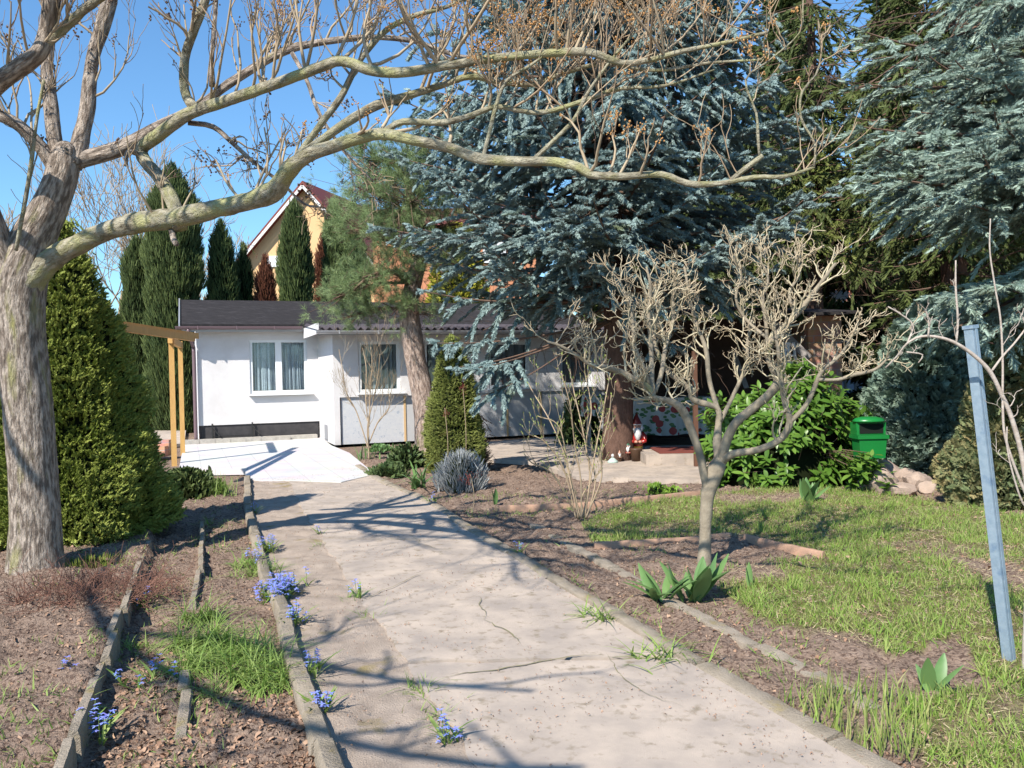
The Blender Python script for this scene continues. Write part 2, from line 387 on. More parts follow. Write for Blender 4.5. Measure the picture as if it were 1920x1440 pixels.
def crack(pts, w, seed):
    L = np.array([list(G(a, b)[:2]) for a, b in pts]); L = spline(L, .03); q3 = np.column_stack([L, L[:, 0]*0]); L = L+np.stack([fbm(q3*7, 3, seed)-.5, fbm(q3*7+9, 3, seed)-.5], -1)*.09
    tg = norm(np.gradient(L, axis=0)); nr = np.stack([tg[:, 1], -tg[:, 0]], -1); ww = (w*.6*(.3+1.2*fbm(q3*16, 2, seed+3)))[:, None]*np.minimum(1, np.minimum(np.arange(len(L)), np.arange(len(L))[::-1])/6)[:, None]
    z = np.full((len(L), 1), .036); V = np.stack([np.hstack([L-nr*ww, z]), np.hstack([L+nr*ww, z])], 1).reshape(-1, 3); i = np.arange(len(L)-1)*2; return V, np.stack([i, i+1, i+3, i+2], -1)
cg = Geo()
for k, (pts, w) in enumerate((([(692, 1132), (760, 1098), (800, 1080)], .006), ([(905, 1168), (940, 1185), (972, 1205), (980, 1220)], .008), ([(830, 1282), (930, 1268), (1040, 1248), (1130, 1236)], .010), ([(900, 1125), (905, 1150), (912, 1170)], .005), ([(770, 1010), (800, 1030), (860, 1040)], .005), ([(1130, 1236), (1200, 1300), (1290, 1340)], .004))):
    cg.add(*crack(pts, w, 60+k))
tag(cg.build('path_cracks', m_crack), 'thin dirt filled cracks running across the concrete path slabs', 'cracks', kind='stuff')
# kerb stones
def kerbs(line, w, top, seg, fam, lab, grp, mtl=None, down=.12, jit=.012, order='from the camera', seed=3, wob=.005):
    L = spline(line, .03); d = np.concatenate([[0], np.cumsum(np.linalg.norm(np.diff(L, axis=0), axis=1))]); r = rng(seed)
    Ls = L[::-1] if L[0][1] > L[-1][1] else L; d = np.concatenate([[0], np.cumsum(np.linalg.norm(np.diff(Ls, axis=0), axis=1))])
    s = 0; k = 0; vis = []
    while s < d[-1]-.1:
        e = min(s+seg*(1+r.uniform(-.03, .03)), d[-1]); t = np.arange(s+.008, e-.008, .04)
        C = np.stack([np.interp(t, d, Ls[:, q]) for q in range(2)], -1)
        if len(C) > 2 and C[:, 1].max() > 3.0:
            tg = norm(np.gradient(C, axis=0)); nr = np.stack([tg[:, 1], -tg[:, 0]], -1)
            dx, dz, tl = r.uniform(-jit, jit), r.uniform(-jit, jit), r.uniform(-.12, .12)
            prof = [(-.5, -1), (-.5, .0), (-.46, .78), (-.33, 1), (.33, 1), (.46, .78), (.5, 0), (.5, -1)]
            V = []
            for c, n_ in zip(C, nr):
                for a, b in prof: V.append([c[0]+n_[0]*(a*w+dx), c[1]+n_[1]*(a*w+dx), (top*b if b > 0 else down*b)+dz+tl*a*w])
            V = np.array(V); V += (fbm(V*14, 3, seed)-.5)[:, None]*wob*2*np.array([1, 1, 1.3]); m = len(prof); i = np.arange(len(C)-1)[:, None]*m+np.arange(m-1)[None]
            gg = Geo().add(V, np.stack([i, i+m, i+m+1, i+1], -1).reshape(-1, 4))
            for e_ in (0, len(C)-1): gg.add(V[e_*m:(e_+1)*m], [[0, 1, 6, 7], [1, 2, 5, 6], [2, 3, 4, 5]])
            mid = [*C[len(C)//2], 0]; o = gg.build(fam, mtl or m_kerb, mid, smooth=True, sharp=50); vis.append(o)
        s = e; k += 1
    ords = 'first second third fourth fifth sixth seventh eighth ninth tenth eleventh twelfth thirteenth fourteenth fifteenth sixteenth seventeenth eighteenth nineteenth twentieth'.split()
    for k, o in enumerate(vis): tag(o, f"{lab}, {ords[min(k, 19)]} from camera" , 'kerb', grp)
kerbs(lk, .10, .08, 1.0, 'kerb_stone', 'rounded kerb stone on the left side of the path', 'kerb stones left of the path', seed=3)
kerbs(rk, .12, .045, 1.0, 'kerb_stone', 'mossy worn kerb stone on the right side of the path', 'kerb stones right of the path', seed=6, jit=.012, wob=.009)
kerbs(gp([(1000, 983), (1057, 1017), (1117, 1047), (1207, 1097), (1330, 1165), (1500, 1255), (1640, 1335)]), .10, .015, 1.0, 'kerb_stone', 'half buried kerb stone between soil strip and lawn', 'kerb stones along the lawn', seed=8, jit=.012, wob=.009)
kerbs(gp([(283, 1035), (262, 1085), (240, 1140), (200, 1253), (160, 1360), (120, 1470), (60, 1700)]), .055, .125, .5, 'edging_slab', 'thin upright edging slab of the raised left bed', 'edging slabs of the raised left bed', seed=9, jit=.018)
kerbs(gp([(380, 985), (377, 1020), (373, 1093), (363, 1145)]), .05, .06, .5, 'edging_slab', 'narrow sunken edging slab behind the large grass clump', 'narrow slabs behind the grass clump', seed=10)
kerbs(gp([(350, 1275), (343, 1340), (334, 1400)]), .06, .055, .6, 'edging_slab', 'narrow sunken edging slab in front of the large grass clump', 'narrow slabs before the grass clump', seed=12)
def terr(pts, lab):
    kerbs(gp(pts), .04, .05, 9, 'wooden_edging', 'x', 'terracotta edging strips', m_terra, seed=13, wob=.006)
    o = [q for q in COL.objects if q.name.startswith('wooden_edging')][-1]; o.name = 'edging_strip'; o['label'] = lab; o['category'] = 'edging strip'; 
terr([(935, 957), (1095, 951), (1200, 940), (1312, 928)], 'orange terracotta edging strip between the turned soil bed and the back of the lawn')
terr([(1112, 1028), (1200, 1024), (1290, 1018), (1372, 1009)], 'orange terracotta edging strip running behind the small bare tree trunk')
terr([(1392, 1012), (1440, 1024), (1490, 1036), (1545, 1048)], 'short broken terracotta edging strip right of the small bare tree, sunk in grass')
# white tiled terrace in house coordinates
A0 = np.array([-4.19, 19.4, 0.0])
def H(t, s, z): return A0+hu*t+hv*s+np.array([0, 0, z])
def hax(V): V = np.asarray(V, float); return A0+V[:, :1]*hu+V[:, 1:2]*hv+V[:, 2:]*np.array([0, 0, 1.0])
m_tile = bpy.data.materials.new('white_paving'); m_tile.use_nodes = True
_t = m_tile.node_tree; _b = _t.nodes['Principled BSDF']; _b.inputs['Roughness'].default_value = .7
_br = _t.nodes.new('ShaderNodeTexBrick'); _tc = _t.nodes.new('ShaderNodeTexCoord'); _t.links.new(_tc.outputs['Object'], _br.inputs[0])
_br.offset = 0; _br.inputs['Scale'].default_value = 1; _br.inputs['Brick Width'].default_value = .5; _br.inputs['Row Height'].default_value = .5; _br.inputs['Mortar Size'].default_value = .008
_br.inputs['Color1'].default_value = (.74, .70, .67, 1); _br.inputs['Color2'].default_value = (.69, .655, .63, 1); _br.inputs['Mortar'].default_value = (.58, .55, .52, 1)
_n = _t.nodes.new('ShaderNodeTexNoise'); _n.inputs['Scale'].default_value = 2.2; _n.inputs['Detail'].default_value = 8
_mx = _t.nodes.new('ShaderNodeMix'); _mx.data_type = 'RGBA'; _mx.blend_type = 'MULTIPLY'; _mx.inputs[0].default_value = .35
_t.links.new(_tc.outputs['Object'], _n.inputs[0]); _t.links.new(_br.outputs[0], _mx.inputs[6]); _t.links.new(_n.outputs['Color'], _mx.inputs[7]); _t.links.new(_mx.outputs[2], _b.inputs['Base Color'])
def slab_local(name, poly_ts, z, m, lab=None, cat=None, kind=None, th=.08):
    q = np.array(poly_ts, float); g = Geo(); n = len(q); c = q.mean(0)
    V = [[a, b, z] for a, b in q]+[[a, b, z-th] for a, b in q]+[[c[0], c[1], z]]
    Fs = [[i, (i+1) % n, 2*n] for i in range(n)]; g.add(np.array(V), Fs); g.add(np.array(V[:2*n]), [[i, i+n, (i+1) % n+n, (i+1) % n] for i in range(n)])
    o = g.build(name, m, smooth=False); o.location = A0; o.rotation_euler = (0, 0, TH); tag(o, lab, cat, kind=kind); return o
def ts(px, py):
    p = G(px, py)-A0; return float(p@hu), float(p@hv)
tl = [ts(345, 833), ts(600, 822), ts(622, 838), ts(655, 852), ts(704, 893), ts(640, 908), ts(461, 902), ts(460, 884), ts(335, 886)]
slab_local('terrace', tl, .035, m_tile, kind='structure')
slab_local('patio', [ts(900, 832), ts(1100, 816), ts(1420, 800), ts(1420, 905), ts(1310, 903), ts(1080, 898), ts(1000, 868), ts(905, 862)], .03, m_conc, kind='structure')
slab_local('side_path', [ts(230, 800), ts(352, 790), ts(345, 833), ts(300, 838), ts(200, 840)], .03, m_conc, kind='structure')
g = Geo(); n_ = 9; 
for k in range(n_): 
    a = -3.3+k*.36
    if k < 7: g.box((a, 1.95, -.05), (a+.35, 2.05, .12), ax=hax)
g.box((-3.3, 2.055, -.05), (-.1, 2.33, .13), ax=hax)
o = g.build('plinth_kerb', mat('gravel_strip', (.5, .46, .40), (.36, .33, .29), 12, .95, .6, 90), H(-2, 2, 0), smooth=False); tag(o, 'low raised kerb of pale blocks along the black foot of the white house wall', 'kerb')
g = Geo(); a, b = G(352, 886), G(463, 884); g.beam(a+[0, 0, .0], b+[0, 0, 0], .09, .1); o = g.build('kerb_stone', m_tile, a, smooth=False); tag(o, 'straight white kerb along the near left edge of the tiled terrace', 'kerb')
# ================================================================ bungalow
m_wall = mat('white_render', (.74, .715, .705), (.67, .645, .635), 2, .9, .5, 120, spec=.1, c3=(.58, .545, .52), c3s=.9, c3t=(.52, .8))
m_panel = mat('grey_panel', (.50, .52, .56), (.60, .60, .60), 18, .85, .2, 200, c3=(.38, .42, .48), c3s=9, c3t=(.6, .64), det=8)
m_panel2 = mat('plain_grey_panel', (.46, .46, .47), (.54, .53, .52), 3, .85, .1, 200)
m_black = mat('bitumen_plinth', (.035, .033, .036), (.065, .06, .06), 6, .7, .4, 60)
m_roof = mat('bitumen_felt', (.028, .026, .027), (.048, .044, .045), 5, 1, .5, 50, stretch=(1, 4, 1), c3=(.075, .068, .07), c3s=3, spec=.05)
m_corr = mat('corrugated_roof', (.09, .075, .085), (.045, .04, .045), 14, .85, .5, 60)
m_gut = mat('brown_gutter', (.17, .11, .12), rough=.35, spec=.5)
m_gut2 = mat('grey_gutter', (.42, .43, .45), rough=.35, metal=.3)
m_frame = mat('window_frame', (.78, .80, .80), rough=.4)
m_dark = mat('dark_room', (.03, .03, .035))
m_cur = mat('lace_curtain', (.80, .84, .88), (.50, .55, .62), 55, .9, trans=.35, det=1)
m_cur2 = mat('grey_curtain', (.36, .38, .40), (.28, .30, .32), 30, .9, trans=.3, stretch=(1, 1, .1))
m_wood = mat('new_timber', (.64, .38, .13), (.52, .30, .10), 9, .6, .2, 60, stretch=(3, 3, .5))
m_wood2 = mat('batten', (.62, .42, .22), rough=.7)
m_glass = bpy.data.materials.new('pane'); m_glass.use_nodes = True
_t = m_glass.node_tree; _o = _t.nodes['Material Output']; _g = _t.nodes.new('ShaderNodeBsdfGlossy'); _g.inputs['Roughness'].default_value = .02
_tr = _t.nodes.new('ShaderNodeBsdfTransparent'); _tr.inputs[0].default_value = (.80, .88, .90, 1); _f = _t.nodes.new('ShaderNodeFresnel'); _f.inputs[0].default_value = 1.5
_m = _t.nodes.new('ShaderNodeMixShader'); _m.inputs[0].default_value = .09; _t.links.new(_tr.outputs[0], _m.inputs[1]); _t.links.new(_g.outputs[0], _m.inputs[2]); _t.links.new(_m.outputs[0], _o.inputs[0])
def on_wall(px, py, s0):
    """pixel -> (t, z) on the house-parallel plane at depth s0"""
    d = ray(px, py); o = np.array([0, 0, CAMZ])-A0; k = (s0-o@hv)/(d@hv); p = o+d*k; return float(p@hu), float(p[2])
S1 = 2.33
house = thing('bungalow', H(3, S1, 0), 'low white rendered bungalow with dark felt roof and curtained windows behind the trees', 'house')
HB = np.array(house.location)
def wall(g, t0, t1, z0, z1, s, holes, m=0, th=.22):
    tb = sorted({t0, t1, *[h[0] for h in holes], *[h[1] for h in holes]}); zb = sorted({z0, z1, *[h[2] for h in holes], *[h[3] for h in holes]})
    for a, b in zip(tb[:-1], tb[1:]):
        for c, d in zip(zb[:-1], zb[1:]):
            if any(h[0] <= (a+b)/2 <= h[1] and h[2] <= (c+d)/2 <= h[3] for h in holes): continue
            for ss in (s, s+th):
                V = np.array([[a, ss, c], [b, ss, c], [b, ss, d], [a, ss, d]]); g.add(hax(V), [[0, 1, 2, 3]], m=m)
    for h in holes:
        a, b, c, d = h
        for q in ([[a, s, c], [b, s, c], [b, s+th, c], [a, s+th, c]], [[a, s, d], [b, s, d], [b, s+th, d], [a, s+th, d]], [[a, s, c], [a, s, d], [a, s+th, d], [a, s+th, c]], [[b, s, c], [b, s, d], [b, s+th, d], [b, s+th, c]]):
            g.add(hax(np.array(q)), [[0, 1, 2, 3]], m=m)
def window(h, s, parts, cur, sill=True, lace=False, lab=None):
    a, b, c, d = h; fr = Geo(); w = .07
    y0, y1 = s+.03, s+.10
    fr.box((a, y0, c), (a+w, y1, d), ax=hax); fr.box((b-w, y0, c), (b, y1, d), ax=hax); fr.box((a+w, y0, c), (b-w, y1, c+w), ax=hax); fr.box((a+w, y0, d-w), (b-w, y1, d), ax=hax)
    xs_ = [a+w]+[a+(b-a)*k/parts for k in range(1, parts)]+[b-w]
    for k in range(1, parts): fr.box((xs_[k]-.08, y0+.002, c+w), (xs_[k]+.08, y1, d-w), ax=hax)
    win = fr.build('window', m_frame, HB, house, smooth=False)
    if lab: win['label'] = lab
    if sill:
        sl_ = Geo(); sl_.box((a-.04, s-.12, c-.05), (b+.12, s+.03, c-.005), ax=hax); sl_.build('sill', m_frame, HB, win, smooth=False).location = (0, 0, 0)
    for k in range(parts):
        p0 = xs_[k]+(.08 if k else 0); p1 = xs_[k+1]-(.08 if k < parts-1 else 0)
        gl = Geo(); gl.add(hax(np.array([[p0, y0+.03, c+w], [p1, y0+.03, c+w], [p1, y0+.03, d-w], [p0, y0+.03, d-w]])), [[0, 1, 2, 3]]); gl.build('pane', m_glass, HB, win, smooth=False).location = (0, 0, 0)
        n = 90; u_ = np.linspace(0, 1, n); ph = fbm(np.stack([u_*9, u_*0+k+a, u_*0], -1), 2, 3)*14+u_*34
        zz_ = np.linspace(c+w+.01, d-w, 8)
        V = []
        for z in zz_: 
            amp = .018+.02*(1-(z-c)/(d-c)); V.append(np.stack([p0+(p1-p0)*u_, y1+.05+amp*np.sin(ph), np.full(n, z)], -1))
        V = np.array(V).reshape(-1, 3); i = np.arange(7)[:, None]*n+np.arange(n-1)[None]
        cg = Geo().add(hax(V), np.stack([i, i+1, i+1+n, i+n], -1).reshape(-1, 4)); cg.build('curtain', cur, HB, win).location = (0, 0, 0)
def rect(x0, y0, x1, y1, s):
    a, z1 = on_wall(x0, y0, s); b, z0 = on_wall(x1, y1, s); _, z1b = on_wall((x0+x1)/2, y0, s); _, z0b = on_wall((x0+x1)/2, y1, s)
    return (a, b, z0b, z1b)
h1 = rect(467, 637, 577, 737, S1)
g = Geo(); tl0 = on_wall(370, 700, S1)[0]; ZW = 2.98
wall(g, tl0, 0, .46, ZW, S1, [h1])
# flank, jog and back
def quad(g, pts, m=0): g.add(hax(np.array(pts, float)), [[0, 1, 2, 3]], m=m)
TR = 7.6; DB = S1+4.2
quad(g, [[tl0, S1, 0], [tl0, DB, 0], [tl0, DB, 3.8], [tl0, S1, ZW]])
quad(g, [[0, 0, 0], [0, S1, 0], [0, S1, ZW-.02], [0, 0, 2.66]])
quad(g, [[tl0, DB, 0], [TR, DB, 0], [TR, DB, 3.8], [tl0, DB, 3.8]]); quad(g, [[TR, 0, 0], [TR, DB, 0], [TR, DB, 3.8], [TR, 0, 2.6]])
hs = [rect(671, 640, 751, 735, 0), rect(795, 640, 850, 730, 0), rect(915, 641, 993, 727, 0), rect(1050, 640, 1110, 722, 0)]
zl = on_wall(680, 742, 0)[1]
zl = .5*(zl+on_wall(940, 738, 0)[1])
wall(g, 0, TR, zl, 2.66, 0, hs)
wall(g, 0, .14, 0, zl-.001, 0, [])
walls = g.build('wall', m_wall, HB, house, smooth=False)
g = Geo(); g.box((tl0+.02, S1+.03, 0), (-.02, S1+.2, .459), ax=hax); g.build('plinth', m_black, HB, house, smooth=False)
pan = Geo(); edges = [.142]+[on_wall(x, 780, .05)[0] for x in (759, 858, 951, 1014)]+[TR]
for k in range(len(edges)-1):
    gg = Geo(); gg.box((edges[k]+.025, .05, .001), (edges[k+1]-.025, .12, zl-.003), ax=hax); gg.build('wall_panel', m_panel if k == 0 else m_panel2, HB, house, smooth=False)
    if k: 
        gg = Geo(); gg.box((edges[k]-.024, .03, .001), (edges[k]+.024, .13, zl-.003), ax=hax); gg.build('batten', m_wood2, HB, house, smooth=False)
gg = Geo(); gg.box((-.02, 1.0, .05), (-.005, 1.42, .42), ax=hax); gg.build('vent_plate', mat('vent_grey', (.25, .25, .26)), HB, house, smooth=False)
window(h1, S1, 2, m_cur, lab='wide two part window with white lace curtains')
for h in hs: window(h, 0, 1, m_cur2)
g = Geo(); g.box((tl0+.3, S1+.5, .3), (TR-.3, S1+.55, 2.9), ax=hax); g.build('room_shade', m_dark, HB, house, smooth=False)  # near-black sheet behind the curtains, darkness of unlit rooms as colour
# roof
E0 = on_wall(338, 612, S1-.34); te = E0[0]; ze = 2.93; ridge_s = S1+3.1; zr = 3.86
g = Geo()
nx = 2
def slabroof(g, t0, t1, sA, zA, sB, zB, th=.06):
    V = [[t0, sA, zA], [t1, sA, zA], [t1, sB, zB], [t0, sB, zB]]; W = [[a, b, c-th] for a, b, c in V]
    g.add(hax(np.array(V+W, float)), [[0, 1, 2, 3], [7, 6, 5, 4], [0, 4, 5, 1], [1, 5, 6, 2], [2, 6, 7, 3], [3, 7, 4, 0]])
slabroof(g, te, TR+.3, S1-.34, ze+.03, ridge_s, zr); slabroof(g, te, TR+.3, ridge_s+.004, zr, DB+.5, zr-.45)
roof = g.build('roof', m_roof, HB, house, smooth=False)
g = Geo(); g.box((te-.035, S1-.36, 0), (te-.003, S1-.35, 0)); 
g = Geo(); V = [[te-.04, S1-.36, ze-.06], [te-.04, ridge_s, zr-.12], [te-.04, ridge_s, zr+.04], [te-.04, S1-.36, ze+.07]]; W = [[a+.035, b, c] for a, b, c in V]
g.add(hax(np.array(V+W, float)), [[0, 1, 2, 3], [4, 5, 6, 7], [0, 1, 5, 4], [3, 2, 6, 7], [0, 3, 7, 4]]); g.build('verge_trim', m_gut2, HB, house, smooth=False)
# corrugated canopy over the annex
g = Geo(); ta_ = np.arange(-.42, TR+.3, .02); wv = .035*np.sin(ta_/.177*2*math.pi); rows = []
for s_, z_ in ((S1-.36, ze+.02), (-.50, 2.71)): rows.append(np.stack([ta_, np.full_like(ta_, s_), z_+wv], -1))
for s_, z_ in ((-.50, 2.70), (S1-.36, ze+.008)): rows.append(np.stack([ta_, np.full_like(ta_, s_), z_-.005+wv], -1))
V = np.concatenate(rows); n = len(ta_); i = np.arange(3)[:, None]*n+np.arange(n-1)[None]
g.add(hax(V), np.stack([i, i+1, i+1+n, i+n], -1).reshape(-1, 4)); g.build('canopy', m_corr, HB, house)
g = Geo(); g.box((-.40, S1-.35, 2.60), (-.37, -.45, 2.85), ax=hax); g.build('bargeboard', m_wall, HB, house, smooth=False)
def gutter(t0, t1, s, z, m, r=.075):
    g = Geo(); a = np.linspace(0, math.pi, 9); V = []
    for t in (t0, t1):
        for rr in (r, r-.008):
            for q in a: V.append([t, s-rr*math.cos(q), z-rr*math.sin(q)])
    V = np.array(V); Fq = []
    for k in range(8): Fq += [[k, k+1, k+19, k+18], [k+9, k+10, k+28, k+27]]
    Fq += [[0, 18, 27, 9], [8, 26, 35, 17]]; g.add(hax(V), Fq)
    for t in (t0, t1): g.add(hax(np.array([[t, s-r*math.cos(q), z-r*math.sin(q)] for q in a])), [[0, k, k+1] for k in range(1, 8)])
    for t in np.arange(t0+.5, t1, .9): g.box((t, s-r-.006, z-r-.004), (t+.025, s+r, z+.006), ax=hax)
    return g.build('gutter', m, HB, house, smooth=False)
gutter(te-.12, -.45, S1-.42, 2.90, m_gut); gutter(-.45, TR, -.57, 2.66, m_gut2)
g = Geo(); c = lambda *a: H(*a)
g.box((te+.02, S1-.335, 2.78), (-.42, S1-.31, ze-.035), ax=hax); g.box((-.36, -.47, 2.56), (TR, -.45, 2.668), ax=hax); g.build('fascia', m_gut2, HB, house, smooth=False)
g = Geo(); tp = tl0-.07
g.tube(spline([H(tp-.12, S1-.42, 2.84), H(tp-.1, S1-.40, 2.72), H(tp-.02, S1-.14, 2.45), H(tp, S1-.08, 2.3), H(tp, S1-.08, 1.2), H(tp, S1-.08, .12)], .08), .045, 12)
g.build('downpipe', m_gut, HB, house)
g = Geo(); tq = .02; g.tube([H(-.16, -.6, 2.6), H(-.16, -.1, 1.5), ], .012, 6); 
# bench frame folded under the window (black metal brackets)
g = Geo(); bt = [on_wall(x, 790, S1-.05)[0] for x in (398, 473)]
for t in bt: g.beam(H(t, S1-.04, .10), H(t, S1-.04, .50), .03, .03); g.beam(H(t, S1-.04, .40), H(t+.16, S1-.28, .2), .02, .02)
g.beam(H(bt[0], S1-.04, .18), H(bt[1], S1-.04, .18), .02, .02)
g.build('wall_bracket', mat('black_metal', (.02, .02, .02), rough=.5), HB, house, smooth=False)
# ================================================================ pergola
pg = thing('timber_pergola', tuple(G(325, 872)), 'new yellow timber pergola with two posts and a beam left of the bungalow', 'pergola'); PB = np.array(pg.location)
p1 = G(327, 872); p2 = G(343, 852)
D1 = p1[1]; D2 = p2[1]
top1 = P(321.5, 636, D1); top2 = P(334, 640, D2)
for p, q in ((p1, top1), (p2, top2)):
    gg = Geo(); gg.beam(p-[0, 0, .02], [p[0], p[1], q[2]], .095, .095, up=tuple(hv)); gg.build('post', m_wood, PB, pg, smooth=False)
g = Geo()
for (x0, y0, D0_, x1, y1, D1_, h_) in ((225, 613, 12.0, 362, 635, 15.6, .11), (225, 609, 12.7, 369, 630, 16.4, .11)):
    a = P(x0, y0, D0_); b = P(x1, y1, D1_); b[2] = a[2] = (a[2]+b[2])/2; a = a-(b-a)*.4; g = Geo(); g.beam(a, b, .08, h_); g.build('beam', m_wood, PB, pg, smooth=False)
g = Geo(); a = np.array([p1[0], p1[1], top1[2]-.02]); b = np.array([p2[0], p2[1], top1[2]-.02]); dd = norm(b-a); g.beam(a-dd*.25, b+dd*.3, .08, .13); g.build('cross_beam', m_wood, PB, pg, smooth=False)
# black metal seat shadowing and small brick step by the pergola
m_brick = bpy.data.materials.new('red_brick'); m_brick.use_nodes = True
_t = m_brick.node_tree; _b = _t.nodes['Principled BSDF']; _b.inputs['Roughness'].default_value = .9
_br = _t.nodes.new('ShaderNodeTexBrick'); _tc = _t.nodes.new('ShaderNodeTexCoord'); _mp = _t.nodes.new('ShaderNodeVectorMath'); _mp.operation = 'DOT_PRODUCT'; _mp.inputs[1].default_value = (.8, .6, 0)
_sx = _t.nodes.new('ShaderNodeSeparateXYZ'); _cx = _t.nodes.new('ShaderNodeCombineXYZ'); _L = _t.links.new
_L(_tc.outputs['Object'], _mp.inputs[0]); _L(_tc.outputs['Object'], _sx.inputs[0]); _L(_mp.outputs['Value'], _cx.inputs[0]); _L(_sx.outputs[2], _cx.inputs[1]); _L(_cx.outputs[0], _br.inputs[0])
_br.inputs['Scale'].default_value = 1; _br.inputs['Brick Width'].default_value = .25; _br.inputs['Row Height'].default_value = .14; _br.inputs['Mortar Size'].default_value = .009
_br.inputs['Color1'].default_value = (.50, .24, .15, 1); _br.inputs['Color2'].default_value = (.40, .26, .20, 1); _br.inputs['Mortar'].default_value = (.38, .31, .27, 1)
_n = _t.nodes.new('ShaderNodeTexNoise'); _n.inputs['Scale'].default_value = 5; _n.inputs['Detail'].default_value = 8; _mx = _t.nodes.new('ShaderNodeMix'); _mx.data_type = 'RGBA'; _mx.blend_type = 'OVERLAY'; _mx.inputs[0].default_value = .5
_L(_tc.outputs['Object'], _n.inputs[0]); _L(_br.outputs[0], _mx.inputs[6]); _L(_n.outputs['Color'], _mx.inputs[7]); _L(_mx.outputs[2], _b.inputs['Base Color'])
_bp = _t.nodes.new('ShaderNodeBump'); _bp.inputs['Strength'].default_value = .5; _bp.inputs['Distance'].default_value = .02; _L(_br.outputs['Fac'], _bp.inputs['Height']); _bp.invert = True; _L(_bp.outputs[0], _b.inputs['Normal'])
g = Geo(); a = G(300, 858); 
for k in range(3): g.beam(a+[-.9, .0+k*.22, .05+.06*k], a+[.05, .0+k*.22, .05+.06*k], .2, .1+.12*k)
tag(g.build('brick_step', m_brick, a, smooth=False), 'small red brick steps behind the foot of the pergola', 'steps')
# ================================================================ yellow gable house
m_yel = mat('yellow_render', (.72, .47, .24), (.66, .43, .22), 2, .9)
m_rtile = mat('red_roof_tile', (.22, .06, .045), (.14, .04, .035), 20, .7, .5, 20)
yh = thing('yellow_house', tuple(P(560, 700, 42)*[1, 1, 0]), 'yellow rendered house gable with dark red roof behind the clipped columns', 'house'); YB = np.array(yh.location)
D = 42; apex = P(571, 352, D); eL = P(470, 466, D); eR = P(640, 437, D)
eL[0] = apex[0]-(apex[2]-eL[2])*.86; eL[1] = D
zE = apex[2]-4.2; L_ = np.array([apex[0]-4.2*.87, D, zE]); R_ = np.array([apex[0]+4.2*.87, D, zE]); back = np.array([3.0, 10, 0])
g = Geo(); g.add([apex, L_, R_], [[0, 1, 2]]); g.add([L_, R_, [R_[0], D, 0], [L_[0], D, 0]], [[0, 1, 2, 3]]); g.add([R_, R_+back, (R_+back)*[1, 1, 0], R_*[1, 1, 0]], [[0, 1, 2, 3]]); g.add([L_, L_+back, (L_+back)*[1, 1, 0], L_*[1, 1, 0]], [[0, 1, 2, 3]])
g.build('wall', m_yel, YB, yh, smooth=False)
for sgn, e in ((-1, L_), (1, R_)):
    d = norm(e-apex); e2 = e+d*.7; f = np.array([0, -.45, 0]); up = np.array([0, 0, .1]); g = Geo(); q = [apex+f+up, e2+f+up, e2+back+up, apex+back+up]
    g.add(q+[x+np.array([0, 0, .16]) for x in q], [[0, 1, 2, 3], [4, 5, 6, 7], [0, 1, 5, 4], [1, 2, 6, 5], [2, 3, 7, 6]]); g.build('roof', m_rtile, YB, yh, smooth=False)
    g = Geo(); g.beam(apex+f*1.06+[0, 0, -.02], e2+f*1.06+[0, 0, -.0], .06, .13, up=(0, 0, 1)); g.build('bargeboard', mat('white_board', (.75, .74, .72)) if sgn < 0 else bpy.data.materials['white_board'], YB, yh, smooth=False)
w0 = P(500, 480, D-.1); w1 = P(517, 500, D-.1); g = Geo(); g.box((w0[0], D-.08, w1[2]), (w1[0]+.4, D-.01, w0[2])); g.build('window', m_frame, YB, yh, smooth=False)
# ================================================================ brick house behind the spruce
bh = thing('brick_house', tuple(P(800, 700, 36)*[1, 1, 0]), 'orange brick house with red tiled roof glimpsed between pine and spruce', 'house'); BB = np.array(bh.location)
m_obrick = mat('orange_brick', (.60, .27, .14), (.48, .20, .11), 30, .9, .3, 40)
a = P(700, 500, 36); b = P(1010, 500, 36); g = Geo(); g.box((a[0], 36, 0), (b[0], 44, P(850, 425, 36)[2])); g.build('wall', m_obrick, BB, bh, smooth=False)
g = Geo(); zz0 = P(850, 425, 36)[2]; g.add([[a[0]-.4, 35.5, zz0], [b[0]+.4, 35.5, zz0], [b[0]+.4, 40, zz0+1.6], [a[0]-.4, 40, zz0+1.6], [b[0]+.4, 44.5, zz0], [a[0]-.4, 44.5, zz0]], [[0, 1, 2, 3], [3, 2, 4, 5]]); g.build('roof', m_rtile, BB, bh, smooth=False)
wx = P(905, 450, 36); g = Geo(); g.box((wx[0], 35.93, wx[2]-1), (wx[0]+1, 35.99, wx[2]+.4)); g.build('window', m_frame, BB, bh, smooth=False)
# ================================================================ brick shed at the right, neighbour's white porch behind
sh = thing('brick_shed', tuple(P(1480, 850, 17.5)*[1, 1, 0]), 'brick shed with a thin dark roof and open front behind the cherry laurel', 'shed'); SB = np.array(sh.location)
D = 17; xa, xb = P(1517, 700, D)[0], P(1579, 700, D)[0]; zt = P(1550, 592, D)[2]
g = Geo(); g.box((xa, D, 0), (xb, D+.24, zt)); g.box((xb-.24, D+.24, 0), (xb, D+3, zt)); g.build('wall', m_brick, SB, sh, smooth=False)
xc = P(1165, 700, D+2)[0]; g = Geo(); g.box((xc, D+2.2, 0), (xb-.25, D+2.4, zt+.1)); g.box((xc, D+.3, 0), (xc+.2, D+2.19, zt)); g.build('back_wall', mat('shade_brown_wall', (.12, .075, .06), (.085, .055, .045), 6, .9), SB, sh, smooth=False)  # wall carried on leftward, its dark brown holds the spruce's shade
g = Geo(); r0 = P(1508, 588, D-.5); r1 = P(1608, 597, D-.5); V = []
n = 24
